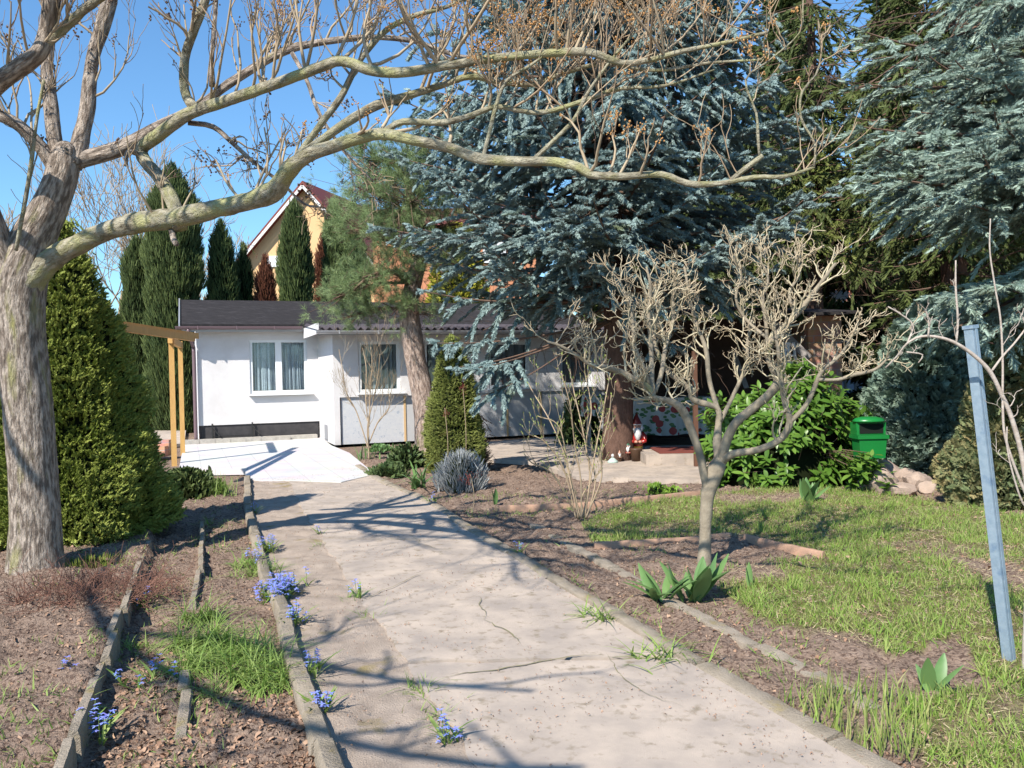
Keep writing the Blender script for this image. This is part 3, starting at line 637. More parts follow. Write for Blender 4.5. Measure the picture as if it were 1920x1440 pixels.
for k in range(n+1):
    t = k/n; x = (xc-.2)*(1-t)+(r1[0]+.02)*t; z = zt+.09-.05*math.sin(t*9)-.06*t
    V += [[x, D-.5, z], [x, D+3.2, z+.35], [x, D-.5, z+.05], [x, D+3.2, z+.4]]
Fq = []
for k in range(n): q = k*4; Fq += [[q, q+4, q+5, q+1], [q+2, q+3, q+7, q+6], [q, q+2, q+6, q+4]]
g.add(V, Fq); g.build('roof', m_roof, SB, sh, smooth=False)
m_grey = mat('weathered_board', (.34, .31, .29), (.25, .23, .22), 12)
g = Geo(); g.beam(P(1375, 660, D+1), P(1400, 728, D+.6), .10, .04, up=(0, 1, 0)); g.beam(P(1432, 590, D+.2), P(1517, 672, D+.0), .16, .05, up=(0, 1, 0)); g.build('brace', m_grey, SB, sh, smooth=False)
# step ladder
la = thing('step_ladder', tuple(P(1490, 850, 16.6)*[1, 1, 0]), 'white metal step ladder standing open against the brick shed', 'ladder'); LB = np.array(la.location)
D = 16.6; m_wm = mat('white_metal', (.75, .77, .78), rough=.4)
for x0, y0, x1, y1, dd in ((1474, 642, 1470, 830, 0), (1488, 642, 1508, 830, .4), (1480, 642, 1484, 830, .35), (1478, 642, 1495, 830, 0)):
    g = Geo(); g.beam(P(x0, y0, D+.1), P(x1, y1, D+dd), .035, .05); g.build('rail', m_wm, LB, la, smooth=False)
for k in range(5): g = Geo(); y = 665+k*30; g.box(P(1472, y, D-.02), P(1484+k*2, y+4, D+.1)); g.build('rung', m_wm, LB, la, smooth=False)
# neighbour porch
ph_ = thing('white_porch', tuple(P(1580, 700, 27)*[1, 1, 0]), 'neighbour white timber porch frame beyond the brick shed', 'porch'); QB = np.array(ph_.location); D = 27
g = Geo()
for x, w in ((1549, 5), (1567, 4), (1586, 4), (1607, 7)):
    a = P(x, 700, D); g.box((a[0]-w*.0087, D, 0), (a[0]+w*.0087, D+.12, P(x, 546, D)[2])); 
g.build('post', m_wm, QB, ph_, smooth=False)
a = P(1546, 545, D); b = P(1590, 562, D); g = Geo(); g.box((a[0], D-.06, b[2]), (b[0], D-.01, a[2])); g.build('panel', m_wm, QB, ph_, smooth=False)
a = P(1574, 598, D); b = P(1600, 650, D); g = Geo()
for k in range(5): g.box((a[0], D-.2, a[2]-k*.19), (b[0], D-.12, a[2]-k*.19-.15))
g.build('boarding', m_wm, QB, ph_, smooth=False)
a = P(1540, 680, D+1); b = P(1660, 760, D+1); g = Geo(); g.box((a[0], D+1, 0), (b[0], D+1.2, a[2])); g.build('wall', mat('pale_blue_render', (.5, .6, .72)), QB, ph_, smooth=False)
nb = thing('red_roofed_house', tuple(P(1620, 700, 46)*[1, 1, 0]), 'neighbour house with bright red roof beyond the white porch', 'house'); NB = np.array(nb.location); D = 46
a = P(1540, 640, D); b = P(1680, 560, D); g = Geo(); g.box((a[0], D, 0), (b[0], D+8, a[2]+.3)); g.build('wall', mat('grey_render', (.5, .47, .45)), NB, nb, smooth=False)
g = Geo(); z0 = a[2]+.3; z1 = P(1600, 500, D+4)[2]; g.add([[a[0]-.5, D-.5, z0], [b[0]+.5, D-.5, z0], [b[0]+.5, D+4, z1], [a[0]-.5, D+4, z1], [b[0]+.5, D+8.5, z0], [a[0]-.5, D+8.5, z0]], [[0, 1, 2, 3], [3, 2, 4, 5]]); g.build('roof', mat('bright_red_tile', (.50, .13, .07), (.4, .1, .06), 20), NB, nb, smooth=False)
# ================================================================ patio furniture
def cloth_table(x0, x1, ytop, ybase, depth, D, lab, name='garden_table'):
    pa = P(x0, ytop, D); pb = P(x1, ytop, D); z = (pa[2]+pb[2])/2; a0, a1 = pa[0], pb[0]
    root = thing(name, ((a0+a1)/2, D+depth/2, 0), lab, 'table', None); B = np.array(root.location)
    for x in (a0+.08, a1-.08):
        for y in (D+.08, D+depth-.08): gg = Geo(); gg.box((x-.025, y-.025, 0), (x+.025, y+.025, z-.04)); gg.build('leg', m_grey, B, root, smooth=False)
    g = Geo(); g.box((a0+.02, D+.02, z-.035), (a1-.02, D+depth-.02, z-.006)); g.build('tabletop', m_grey, B, root, smooth=False)
    return a0, a1, z
m_cloth = bpy.data.materials.new('fruit_pattern_cloth'); m_cloth.use_nodes = True
_t = m_cloth.node_tree; _b = _t.nodes['Principled BSDF']; _b.inputs['Roughness'].default_value = .6; _tc = _t.nodes.new('ShaderNodeTexCoord'); prev = None
_base = (.42, .44, .41, 1)
for k, (sc, thr, colr, off) in enumerate(((7, .36, (.09, .17, .05, 1), 3.1), (5.2, .30, (.05, .13, .05, 1), 7.7), (4.2, .33, (.28, .03, .025, 1), 1.3))):
    v = _t.nodes.new('ShaderNodeTexVoronoi'); v.inputs['Scale'].default_value = sc; mp = _t.nodes.new('ShaderNodeMapping'); mp.inputs['Location'].default_value = (off, off*.7, off*1.3); mp.inputs['Scale'].default_value = (1, 1, 1.6 if k < 2 else 1)
    _t.links.new(_tc.outputs['Object'], mp.inputs[0]); _t.links.new(mp.outputs[0], v.inputs['Vector']); lt = _t.nodes.new('ShaderNodeMath'); lt.operation = 'LESS_THAN'; lt.inputs[1].default_value = thr; _t.links.new(v.outputs['Distance'], lt.inputs[0])
    m = _t.nodes.new('ShaderNodeMix'); m.data_type = 'RGBA'; _t.links.new(lt.outputs[0], m.inputs[0]); m.inputs[7].default_value = colr
    if prev is None: m.inputs[6].default_value = _base
    else: _t.links.new(prev, m.inputs[6])
    prev = m.outputs[2]
_t.links.new(prev, _b.inputs['Base Color'])
def drape(a0, a1, y0, y1, z, drop, lab, seed):
    g = Geo(); m = 60; cx, cy = (a0+a1)/2, (y0+y1)/2; hx, hy = (a1-a0)/2+.012, (y1-y0)/2+.012
    per = []
    for k in range(4*m):
        sd, t = divmod(k, m); t = t/m*2-1; per.append([(t, -1), (1, t), (-t, 1), (-1, -t)][sd])
    per = np.array(per); L = [np.array([[cx, cy, z+.004]])]
    base = per*[hx, hy]+[cx, cy]; th = np.arange(4*m)
    w = np.sin(th*.55+seed)+.5*np.sin(th*1.3+seed*2)
    rows = [np.column_stack([base, np.full(4*m, z+.004)])]
    for q in np.linspace(.12, 1, 7): rows.append(np.column_stack([base+per*(.012+.028*w[:, None]*q+.02*q), z-drop*q+.015*np.sin(th*.2)*q]))
    V = np.concatenate(rows); i = np.arange(7)[:, None]*4*m+np.arange(4*m)[None]; j = np.arange(7)[:, None]*4*m+(np.arange(4*m)+1)[None] % (4*m)
    g.add(V, np.stack([i, j, j+4*m, i+4*m], -1).reshape(-1, 4)); g.add(np.vstack([L[0], rows[0]]), [[0, 1+(k+1) % (4*m), 1+k] for k in range(4*m)])
    tag(g.build('tablecloth', m_cloth, (cx, cy, z)), lab, 'tablecloth')
r = cloth_table(1098, 1180, 742, 0, .7, 17.2, 'small patio table left of the spruce trunk under a fruit patterned cloth'); drape(r[0], r[1], 17.2, 17.9, r[2], .42, 'fruit patterned tablecloth on the small table left of the spruce trunk', 1)
r = cloth_table(1190, 1345, 746, 0, .8, 16.2, 'long patio table right of the spruce trunk under a cloth hanging low'); drape(r[0], r[1], 16.2, 17.0, r[2], .72, 'long red and green fruit patterned tablecloth hanging low behind the garden gnome', 4)
# raised platform with red mat
a = G(1212, 876); b = G(1335, 872); g = Geo(); g.box((a[0], a[1], .02), (b[0]+1.2, a[1]+1.6, .2)); tag(g.build('patio_step', m_conc, a, smooth=False), 'low raised concrete step at the back right of the patio', 'step')
g = Geo(); V = [[a[0]+.25, a[1]+.15, .204], [b[0]+.9, a[1]+.15, .204], [b[0]+.9, a[1]+1.2, .204], [a[0]+.25, a[1]+1.2, .204]]; W = [[x, y, z+.02] for x, y, z in V]
g.add(V+W, [[4, 5, 6, 7], [0, 1, 5, 4], [1, 2, 6, 5], [3, 0, 4, 7], [2, 3, 7, 6]]); tag(g.build('door_mat', mat('red_mat', (.20, .05, .035), (.14, .04, .03), 60), a, smooth=False), 'flat red mat lying on the raised concrete step', 'mat')
wp = P(1306, 860, 13.4); g = Geo(); g.box((wp[0]-.04, 13.36, -.05), (wp[0]+.03, 13.44, 1.9)); g.build
tag(g.build('wooden_post', mat('stained_post', (.14, .065, .04), (.10, .05, .03), 8), (wp[0], 13.4, 0), smooth=False), 'brown stained square wooden post standing at the corner of the patio step', 'post')
# red pointed stake
wp = P(1334, 850, 13.6); g = Geo(); g.tube([wp*[1, 1, 0], [wp[0], 13.6, .42], [wp[0], 13.6, .5]], [.035, .035, .004], 8); tag(g.build('fence_stake', mat('red_stake', (.35, .09, .05)), wp*[1, 1, 0]), 'short red brown stake beside the brown post behind the small bare tree', 'stake')
# ================================================================ vegetation materials
m_bark = mat('furrowed_bark', (.52, .435, .36), (.19, .15, .12), 16, .95, 3, 18, co='bk', rp=(.40, .58), stretch=(2.4, 2.4, .6), c3=(.33, .31, .13), c3s=3, c3t=(.56, .72), spec=.1)
m_limb = mat('lichen_bark', (.46, .42, .31), (.17, .145, .10), 20, .9, 2, 40, co='bk', rp=(.36, .62), stretch=(1.2, 1.2, .6), c3=(.40, .39, .19), c3s=5, c3t=(.45, .62), spec=.15)
m_twig = mat('pale_twig', (.50, .42, .29), (.38, .30, .20), 4, .85, tint=(.30, .20, .13), spec=.15)
m_mag = mat('smooth_grey_bark', (.33, .28, .205), (.20, .165, .12), 9, .85, .4, 50, co='bk', c3=(.30, .30, .12), c3s=3, c3t=(.55, .7), spec=.2)
m_mtwig = mat('knobbly_twig', (.58, .51, .36), (.40, .34, .22), 9, .8, tint=(.40, .27, .18), spec=.15)
m_pod = mat('seed_pod', (.58, .31, .11), (.38, .19, .07), 15, .7)
m_podd = mat('dark_pod', (.16, .10, .07), (.10, .065, .05), 15, .7)
m_bspr = mat('blue_needles', (.085, .135, .140), (.14, .20, .20), 4, .6, tint=(.27, .36, .34), c3=(.095, .12, .06), c3s=1.1, c3t=(.58, .72), spec=.3)
m_bspr2 = mat('silver_green_needles', (.12, .18, .15), (.19, .265, .215), 4, .55, tint=(.36, .46, .38), c3=(.10, .13, .05), c3s=1.5, c3t=(.58, .72), spec=.35)
m_gspr = mat('green_needles', (.026, .042, .014), (.05, .072, .022), 3, .65, tint=(.10, .125, .035), spec=.2)
m_pine = mat('pine_needles', (.11, .17, .06), (.19, .27, .10), 3, .55, tint=(.34, .43, .20), spec=.3)
m_cone = mat('dwarf_spruce_needles', (.13, .17, .026), (.20, .235, .04), 5, .65, tint=(.33, .37, .09), spec=.2)
m_cone2 = mat('dull_cone_needles', (.17, .20, .045), (.24, .27, .07), 5, .65, tint=(.24, .26, .08), c3=(.20, .14, .06), c3s=3, c3t=(.62, .74), spec=.2)
m_yew = mat('yew_needles', (.035, .06, .02), (.065, .095, .03), 4, .6, tint=(.15, .19, .06), spec=.25)
m_ybr = mat('dead_brown_needles', (.17, .06, .03), (.11, .04, .025), 6, .8)
m_jun = mat('blue_cypress_scales', (.135, .205, .165), (.20, .28, .225), 3, .6, tint=(.24, .31, .22), spec=.25)
m_jun2 = mat('green_cypress_scales', (.12, .165, .075), (.18, .22, .10), 3, .6, tint=(.30, .22, .10), spec=.25)
m_laur = mat('laurel_leaf', (.05, .115, .014), (.085, .175, .024), 6, .36, tint=(.14, .24, .04), trans=.15, spec=.35)
m_sbark = mat('spruce_bark', (.17, .10, .075), (.10, .06, .045), 12, .95, 1.2, 30, co='bk', stretch=(1.5, 1.5, .6), spec=.1)
m_pbark = mat('pine_bark', (.54, .42, .345), (.25, .18, .145), 14, .95, 2.5, 22, co='bk', rp=(.40, .60), stretch=(2, 2, .5), c3=(.16, .17, .05), c3s=2, c3t=(.6, .75), spec=.1)
m_dead = mat('dead_twigs', (.19, .12, .085), (.12, .075, .055), 6, .9)
m_hull = mat('shade_core_dark', (.012, .016, .007), rough=1, spec=0)  # near-black core, the shade inside the crowns put into colour
m_hullb = mat('shade_core_brown', (.03, .014, .008), rough=1, spec=0)  # brown-black core, painted inner shade of the dead columns

def grow(g, p, d, L, r, lvl, rs, up=.25, kink=.35, kids=(3, 5), tips=None, ang=(30, 60), seg=5, sides=(8, 6, 4, 3, 3), shrink=.62, tint=.3, rmin=.0022):
    """recursive bare branch; returns nothing, appends to g and tips"""
    pts = [np.array(p, float)]; d = norm(np.array(d, float)); dirs = [d]
    for i in range(seg):
        d = norm(d+np.array([rs.gauss(0, kink), rs.gauss(0, kink), rs.gauss(0, kink)])*.5+np.array([0, 0, up*.35])); pts.append(pts[-1]+d*L/seg); dirs.append(d)
    pts = np.array(pts); rr = np.linspace(r, max(rmin, r*.45), seg+1)
    g.tube(pts, rr, sides[min(lvl, len(sides)-1)] if r > .006 else 3, tint=tint if r > .008 else min(1, tint+rs.uniform(0, .5)), cap=False)
    if lvl <= 0:
        if tips is not None: tips.append((pts[-1], dirs[-1]))
        return
    for k in range(rs.randint(*kids)):
        t = rs.uniform(.25, 1.0); i = min(seg-1, int(t*seg)); q = pts[i]+(pts[i+1]-pts[i])*(t*seg-i); dd = dirs[i+1]
        a = rad(rs.uniform(*ang)); ax = norm(np.cross(dd, np.array([rs.gauss(0, 1), rs.gauss(0, 1), rs.gauss(0, 1)]))); nd = dd*math.cos(a)+ax*math.sin(a)
        grow(g, q, nd, L*rs.uniform(shrink-.15, shrink+.12), max(rmin, rr[i]*.62), lvl-1, rs, up, kink, kids, tips, ang, seg, sides, shrink, tint, rmin)
    if tips is not None: tips.append((pts[-1], dirs[-1]))
def pod_proto(seed, n=5):
    r = rng(seed); V = []; Fq = []
    ico = np.array([[0, 0, 1.2], [1, 0, 0], [0, 1, 0], [-1, 0, 0], [0, -1, 0], [0, 0, -1]], float); fi = np.array([[0, 1, 2], [0, 2, 3], [0, 3, 4], [0, 4, 1], [5, 2, 1], [5, 3, 2], [5, 4, 3], [5, 1, 4]])
    for k in range(n):
        c = r.normal(size=3)*[.9, .9, 1.5]; Fq.append(fi+len(V)*1); V += list(ico*r.uniform(.35, .55)+c)
    return np.array(V), np.concatenate(Fq)
PODS = [pod_proto(s, n) for s, n in ((1, 5), (2, 8), (3, 11))]
def pods(g, tips, prob, scale, rs, seed=1):
    gg = rng(seed); sel = [t for t in tips if rs.random() < prob]
    if not sel: return
    pos = np.array([t[0] for t in sel]); k = gg.integers(0, 3, len(sel))
    for q in range(3):
        m = k == q
        if m.any(): g.rep(PODS[q], pos[m], frames(gg.normal(size=(m.sum(), 3))*.4+[0, 0, 1], gg), gg.uniform(.7, 1.25, m.sum())*scale)

# ================================================================ big foreground tree
TB = G(62, 1085); bt = thing('bare_tree', tuple(TB), 'large bare foreground tree with lichen covered limbs reaching across the whole picture', 'tree')
TBn = np.array(TB)
D0 = TB[1]
g = Geo()
def limb(pts, name='limb', m=None, sides=14, step=.06, lump=.14, seed=1, gg=None):
    pts = [(a, b, c-1.3*min(1, max(0, (a-150)/450))**1.2-.5*min(1, max(0, (a-600)/900)), w_) for a, b, c, w_ in pts]; pts = [(a, b, c, w_*.9) for a, b, c, w_ in pts]
    p, r = trace(pts, step); h = gg or Geo(); h.tube(p, r, sides, lump=lump, seed=seed); 
    if gg is None: h.build(name, m or m_limb, TBn, bt, bk=True)
    return p, r
d = D0
trunk_px = [(62, 1130, d, 74), (68, 1085, d, 55), (68, 1040, d, 47), (66, 980, d, 44), (62, 900, d, 43), (54, 800, d, 42), (46, 700, d, 41), (40, 620, d, 40), (38, 560, d, 43), (46, 500, d, 45), (67, 440, d, 37), (90, 395, d, 32), (108, 350, d, 29), (118, 315, d, 28), (122, 288, d, 24), (124, 272, d, 16), (125, 265, d, 5)]
p_, r_ = trace(trunk_px, .05); h = Geo(); h.tube(p_, r_, 40, lump=.12, seed=4); tr_ = h.build('trunk', m_bark, TBn, bt, bk=True)
limbs = []
def LB_(*a, **k): r = limb(*a, **k); limbs.append(r); return r
S_ = LB_([(28, 640, d+.05, 26), (30, 585, d+.02, 36), (50, 535, d-.02, 33), (85, 495, d-.05, 25), (130, 466, d-.1, 22), (200, 434, d-.15, 20), (260, 418, d-.2, 21), (330, 408, d-.25, 20), (400, 393, d-.3, 19), (470, 377, d-.32, 19), (515, 357, d-.35, 21), (538, 325, d-.4, 18), (575, 292, d-.45, 14), (640, 270, d-.5, 12.5), (712, 251, d-.55, 12), (780, 264, d-.6, 11), (840, 276, d-.6, 11), (900, 297, d-.65, 10.5), (980, 303, d-.7, 9.5), (1040, 303, d-.7, 9), (1088, 314, d-.75, 9), (1105, 326, d-.75, 8.5), (1160, 331, d-.8, 7.5), (1240, 327, d-.8, 6.5), (1290, 344, d-.85, 6.5), (1350, 344, d-.9, 5.5), (1415, 332, d-.9, 5), (1470, 331, d-.95, 4), (1528, 313, d-1, 2.5)], sides=20, seed=2, lump=.24)
N_ = LB_([(338, 428, d-.22, 16), (327, 385, d-.2, 15), (300, 335, d-.15, 13.5), (268, 296, d-.1, 13), (268, 275, d-.1, 13), (295, 255, d-.15, 13.5), (345, 218, d-.2, 13), (378, 204, d-.2, 12.5), (430, 187, d-.25, 12), (520, 156, d-.3, 11), (600, 126, d-.35, 11), (640, 114, d-.4, 11), (700, 133, d-.45, 11), (760, 135, d-.5, 10.5), (840, 122, d-.5, 10), (930, 109, d-.6, 9), (1030, 100, d-.6, 8.5), (1105, 98, d-.7, 8), (1165, 118, d-.7, 6.5), (1215, 113, d-.7, 6), (1280, 96, d-.8, 5), (1360, 80, d-.8, 4), (1440, 60, d-.9, 3)], seed=5)
C4 = LB_([(125, 307, d, 17), (165, 296, d+.1, 17), (205, 285, d+.2, 17), (245, 270, d+.3, 16), (300, 238, d+.5, 13), (370, 200, d+.7, 9), (440, 150, d+.9, 9), (530, 98, d+1.1, 8), (610, 78, d+1.2, 7), (700, 70, d+1.3, 6), (780, 78, d+1.4, 5), (860, 105, d+1.5, 4), (960, 110, d+1.6, 3)], m=m_bark, seed=6)
C3 = LB_([(138, 312, d, 17), (151, 262, d+.1, 16.5), (163, 210, d+.15, 15), (168, 150, d+.2, 14), (176, 100, d+.25, 13), (192, 50, d+.3, 14), (206, 0, d+.35, 15), (222, -70, d+.4, 13), (230, -170, d+.5, 10)], m=m_bark, seed=7)
C2 = LB_([(115, 322, d, 15), (102, 260, d, 14.5), (96, 200, d+.05, 14.5), (88, 140, d+.1, 12), (92, 80, d+.2, 11), (100, 10, d+.3, 9), (110, -90, d+.4, 7)], m=m_bark, seed=8)
C1 = LB_([(110, 332, d, 15), (85, 288, d-.05, 14), (52, 250, d-.1, 13), (20, 226, d-.15, 12.5), (-30, 205, d-.2, 12), (-140, 150, d-.4, 9)], m=m_bark, seed=9)
C0 = LB_([(33, 560, d, 34), (8, 480, d-.1, 26), (-20, 400, d-.2, 22), (-60, 300, d-.3, 20), (-60, 215, d-.5, 20), (-15, 165, d-.7, 19), (35, 128, d-.8, 18), (72, 100, d-.9, 17), (88, 60, d-.9, 16), (97, 0, d-1, 17), (105, -70, d-1, 15)], m=m_bark, seed=10)
C0b = LB_([(78, 88, d-.9, 11), (110, 62, d-.9, 10), (150, 25, d-.95, 9), (190, -5, d-1, 8), (260, -60, d-1, 6)], seed=11)
U1 = LB_([(368, 206, d-.2, 11), (350, 182, d-.2, 9.5), (344, 140, d-.25, 9), (350, 95, d-.25, 9), (366, 50, d-.3, 9), (385, 0, d-.3, 9), (400, -70, d-.3, 7)], seed=12)
U2 = LB_([(398, 162, d+.7, 7), (397, 120, d+.7, 4.5), (401, 60, d+.7, 4.5), (406, -10, d+.7, 4), (410, -80, d+.7, 3)], m=m_bark, seed=13, sides=8)
P1_ = LB_([(548, 312, d-.4, 9), (568, 280, d-.35, 7.5), (600, 235, d-.3, 7), (640, 180, d-.3, 7), (672, 118, d-.2, 6), (720, 60, d-.2, 6), (775, 30, d-.2, 5.5), (840, 12, d-.2, 4), (900, -20, d-.2, 3)], seed=14, sides=10)
P2_ = LB_([(572, 285, d-.35, 9), (610, 258, d-.3, 9), (640, 236, d-.3, 9.5), (705, 198, d-.3, 10), (773, 177, d-.3, 8), (827, 160, d-.3, 7), (883, 143, d-.3, 7), (940, 154, d-.3, 5.5), (1000, 158, d-.3, 5), (1060, 136, d-.3, 5), (1130, 120, d-.3, 4), (1230, 132, d-.3, 3.5), (1330, 118, d-.3, 3), (1430, 112, d-.3, 2)], seed=15, sides=10)
P3_ = LB_([(712, 252, d-.55, 8), (735, 238, d-.5, 7), (757, 228, d-.5, 7), (827, 230, d-.5, 6.5), (873, 220, d-.5, 6), (930, 200, d-.5, 5.5), (973, 207, d-.5, 5), (1023, 210, d-.5, 5), (1090, 190, d-.5, 4.5), (1157, 167, d-.5, 4), (1250, 160, d-.5, 3), (1340, 130, d-.5, 2)], seed=16, sides=10)
P5_ = LB_([(905, 297, d-.65, 5), (915, 260, d-.6, 4.5), (930, 200, d-.6, 4.5), (950, 152, d-.6, 4), (1010, 112, d-.6, 3), (1060, 60, d-.6, 2.5)], seed=17, sides=8)
P6_ = LB_([(998, 302, d-.7, 5), (1040, 262, d-.7, 4.5), (1078, 222, d-.7, 4.5), (1100, 178, d-.7, 4), (1140, 120, d-.7, 3), (1190, 60, d-.7, 2.5)], seed=18, sides=8)
Q1 = LB_([(352, 230, d-.1, 5.5), (400, 238, d+.1, 5.5), (440, 272, d+.2, 5), (480, 308, d+.3, 4), (530, 345, d+.4, 3.5), (570, 382, d+.5, 2.5), (610, 390, d+.5, 2)], m=m_bark, seed=19, sides=8)
Q2 = LB_([(548, 100, d+1.1, 5), (575, 150, d+1.1, 4.5), (600, 215, d+1.1, 4), (650, 290, d+1.1, 3), (700, 340, d+1.1, 2)], m=m_bark, seed=20, sides=8)
R1 = LB_([(1365, 343, d-.9, 5), (1395, 318, d-.9, 5.5), (1430, 292, d-.9, 5.5)], seed=21, sides=8)
R2 = LB_([(1424, 294, d-.9, 3.2), (1421, 250, d-.9, 3.2), (1418, 212, d-.9, 2.5), (1398, 150, d-.9, 2.2), (1440, 115, d-.9, 2), (1500, 60, d-.9, 1.6), (1505, 0, d-.9, 1.4)], seed=22, sides=6)
R3 = LB_([(1526, 313, d-1, 2.6), (1528, 270, d-1, 2.4), (1502, 222, d-1, 2.6), (1504, 172, d-1, 2.6), (1530, 140, d-1, 2.3), (1540, 100, d-1, 2), (1534, 40, d-1, 1.6)], seed=23, sides=6)
K1 = LB_([(322, 430, d-.2, 7), (326, 450, d-.3, 6), (331, 458, d-.35, 5.5)], m=m_bark, seed=24, sides=8)
M1 = LB_([(262, 290, d-.1, 6), (240, 285, d-.3, 5), (236, 310, d-.4, 4)], m=m_bark, seed=25, sides=8)
W1 = LB_([(30, 470, d-.3, 4), (55, 330, d-.4, 4.5), (68, 230, d-.4, 3.5), (82, 150, d-.4, 3)], seed=26, sides=6)
# limbs toward the camera, above the frame (their shadows fall on the near path)
zl1 = np.array([[-4.0, 6.0, 3.3, .05], [-4.6, 5.6, 3.9, .055], [-5.2, 5.0, 4.3, .045], [-5.9, 3.4, 4.6, .035], [-5.0, 1.6, 4.3, .035], [-3.4, .5, 3.9, .032], [-2.2, .2, 3.6, .026], [-1.6, .3, 3.4, .016]])
zl2 = np.array([[-5.0, 1.6, 4.3, .032], [-3.6, 1.5, 3.8, .028], [-2.5, 1.2, 3.5, .022], [-1.75, 1.15, 3.35, .014]])
zl3 = np.array([[-4.05, 5.95, 3.5, .05], [-4.3, 5.2, 4.7, .06], [-3.5, 4.5, 5.1, .055], [-2.6, 3.9, 5.2, .045], [-1.6, 3.6, 5.2, .03], [-.7, 3.5, 5.3, .018]])
zl4 = np.array([[-3.5, 4.5, 5.1, .045], [-3.2, 3.7, 5.0, .04], [-2.6, 3.0, 4.8, .032], [-1.9, 2.5, 4.7, .02]])
zl5 = np.array([[-4.0, 5.3, 4.7, .05], [-4.4, 4.3, 5.0, .042], [-4.0, 3.6, 5.2, .032], [-3.2, 3.1, 5.4, .02]])
for q, sd in ((zl3, 33), (zl4, 34), (zl5, 35), (zl1, 31), (zl2, 32)):
    w = spline(q, .08); h = Geo(); h.tube(w[:, :3], w[:, 3], 10, lump=.12, seed=sd); h.build('limb', m_bark, TBn, bt, bk=True); limbs.append((w[:, :3], w[:, 3]))
# twigs
rs = random.Random(77); tg_ = Geo(); tips = []; dtips = []
def twigs_on(path, n, t0, t1, L0, lvl=2, up=.55, spread=.7, tl=None, rmul=.45, rmax=.013, kids=(2, 4), dirz=.75):
    p, r = path
    for k in range(n):
        t = rs.uniform(t0, t1); i = min(len(p)-2, int(t*(len(p)-1))); tang = norm(p[i+1]-p[i])
        dd = norm(tang*rs.uniform(.1, .8)+np.array([rs.gauss(0, spread), rs.gauss(0, spread), dirz+rs.gauss(0, .35)]))
        grow(tg_, p[i], dd, L0*rs.uniform(.5, 1.25), min(rmax, max(.004, r[i]*rmul)), lvl, rs, up, .38, kids, tl if tl is not None else tips, (22, 52))
twigs_on(N_, 27, .42, 1, .62, rmul=.5, kids=(2, 3)); twigs_on(P2_, 19, .3, 1, .55, rmul=.55, kids=(2, 3)); twigs_on(P3_, 20, .35, 1, .52, rmul=.55, kids=(2, 3)); twigs_on(P1_, 12, .35, 1, .5, kids=(2, 3))
twigs_on(P5_, 9, .4, 1, .42); twigs_on(P6_, 9, .4, 1, .42); twigs_on(C4, 17, .35, 1, .6, tl=dtips); twigs_on(S_, 9, .42, .75, .35, 1); twigs_on(S_, 12, .82, 1, .32, 1)
twigs_on(R2, 8, .3, 1, .25, 1); twigs_on(R3, 7, .4, 1, .16, 1); twigs_on(N_, 9, .12, .5, .75, 2, tl=dtips, kids=(2, 3)); twigs_on(S_, 5, .15, .45, .6, 2, tl=dtips, kids=(2, 3))
twigs_on(U1, 7, .3, 1, .5, 1, tl=dtips); twigs_on(C3, 8, .2, .9, .6, 2, tl=dtips); twigs_on(C2, 8, .2, .9, .55, 2, tl=dtips); twigs_on(C1, 10, .3, 1, .6, 2, tl=dtips); twigs_on(C0, 10, .5, 1, .6, 2, tl=dtips); twigs_on(W1, 5, .3, 1, .4, 1, tl=dtips)
twigs_on(Q1, 10, .2, 1, .3, 2, up=-.1, dirz=-.1, tl=dtips); twigs_on(Q2, 9, .1, 1, .35, 2, up=-.1, dirz=-.2, tl=dtips); twigs_on(C0b, 6, .2, 1, .4, 1, tl=dtips)
for q_ in (-5, -4, -3): twigs_on(limbs[q_], 14, .3, 1, 1.0, 2, up=.1, dirz=.15, rmul=.7, rmax=.024, kids=(2, 4))
twigs_on(limbs[-2], 9, .6, 1, .7, 1, up=0, dirz=0, rmul=.8, rmax=.02); twigs_on(limbs[-1], 9, .4, 1, .7, 1, up=0, dirz=0, rmul=.8, rmax=.02)
tag(tg_.build('twig', m_twig, TBn, bt), kind='stuff')
h = Geo(); pods(h, [t for t in tips if t[0][1] > 4], .5, .014, rs, 5); tag(h.build('seed_pod', m_pod, TBn, bt, smooth=False), kind='stuff')
h = Geo(); pods(h, [t for t in dtips if t[0][1] > 4], .16, .020, rs, 6); tag(h.build('dark_seed_pod', m_podd, TBn, bt, smooth=False), kind='stuff')

# ================================================================ small pruned tree
MB_ = G(1320, 1052); mt = thing('small_bare_tree', tuple(MB_), 'small pruned bare tree with knobbly crooked twigs standing at the edge of the lawn', 'tree'); MBn = np.array(MB_); dm = MB_[1]
MG = Geo(); mtips = []; rs = random.Random(5); mp_ = []
def ML(pts, sides=10, gg=None, off=0):
    q = [(a, b, dm+c, r*.84) for a, b, c, r in pts]; p, r = trace(q, .04); (gg or MG).tube(p, r, sides, lump=.16, seed=len(mp_)); mp_.append((p, r)); return p, r
h = Geo(); ML([(1318, 1075, 0, 20), (1320, 1052, 0, 16), (1322, 1010, 0, 13.5), (1324, 960, 0, 14), (1330, 915, 0, 17), (1342, 880, 0, 19), (1348, 864, 0, 15), (1351, 850, 0, 9), (1352, 842, 0, 3)], 18, h); h.build('trunk', m_mag, MBn, mt, bk=True)
ML([(1328, 930, 0, 9), (1320, 893, -.02, 9), (1311, 848, -.04, 9), (1293, 798, -.06, 9), (1277, 766, -.08, 10), (1256, 752, -.1, 8), (1226, 746, -.15, 7), (1216, 728, -.15, 8), (1197, 716, -.2, 8), (1167, 699, -.25, 7), (1140, 690, -.3, 6.5), (1108, 684, -.3, 5), (1083, 667, -.35, 4), (1050, 648, -.4, 3), (1025, 640, -.4, 2.2)])
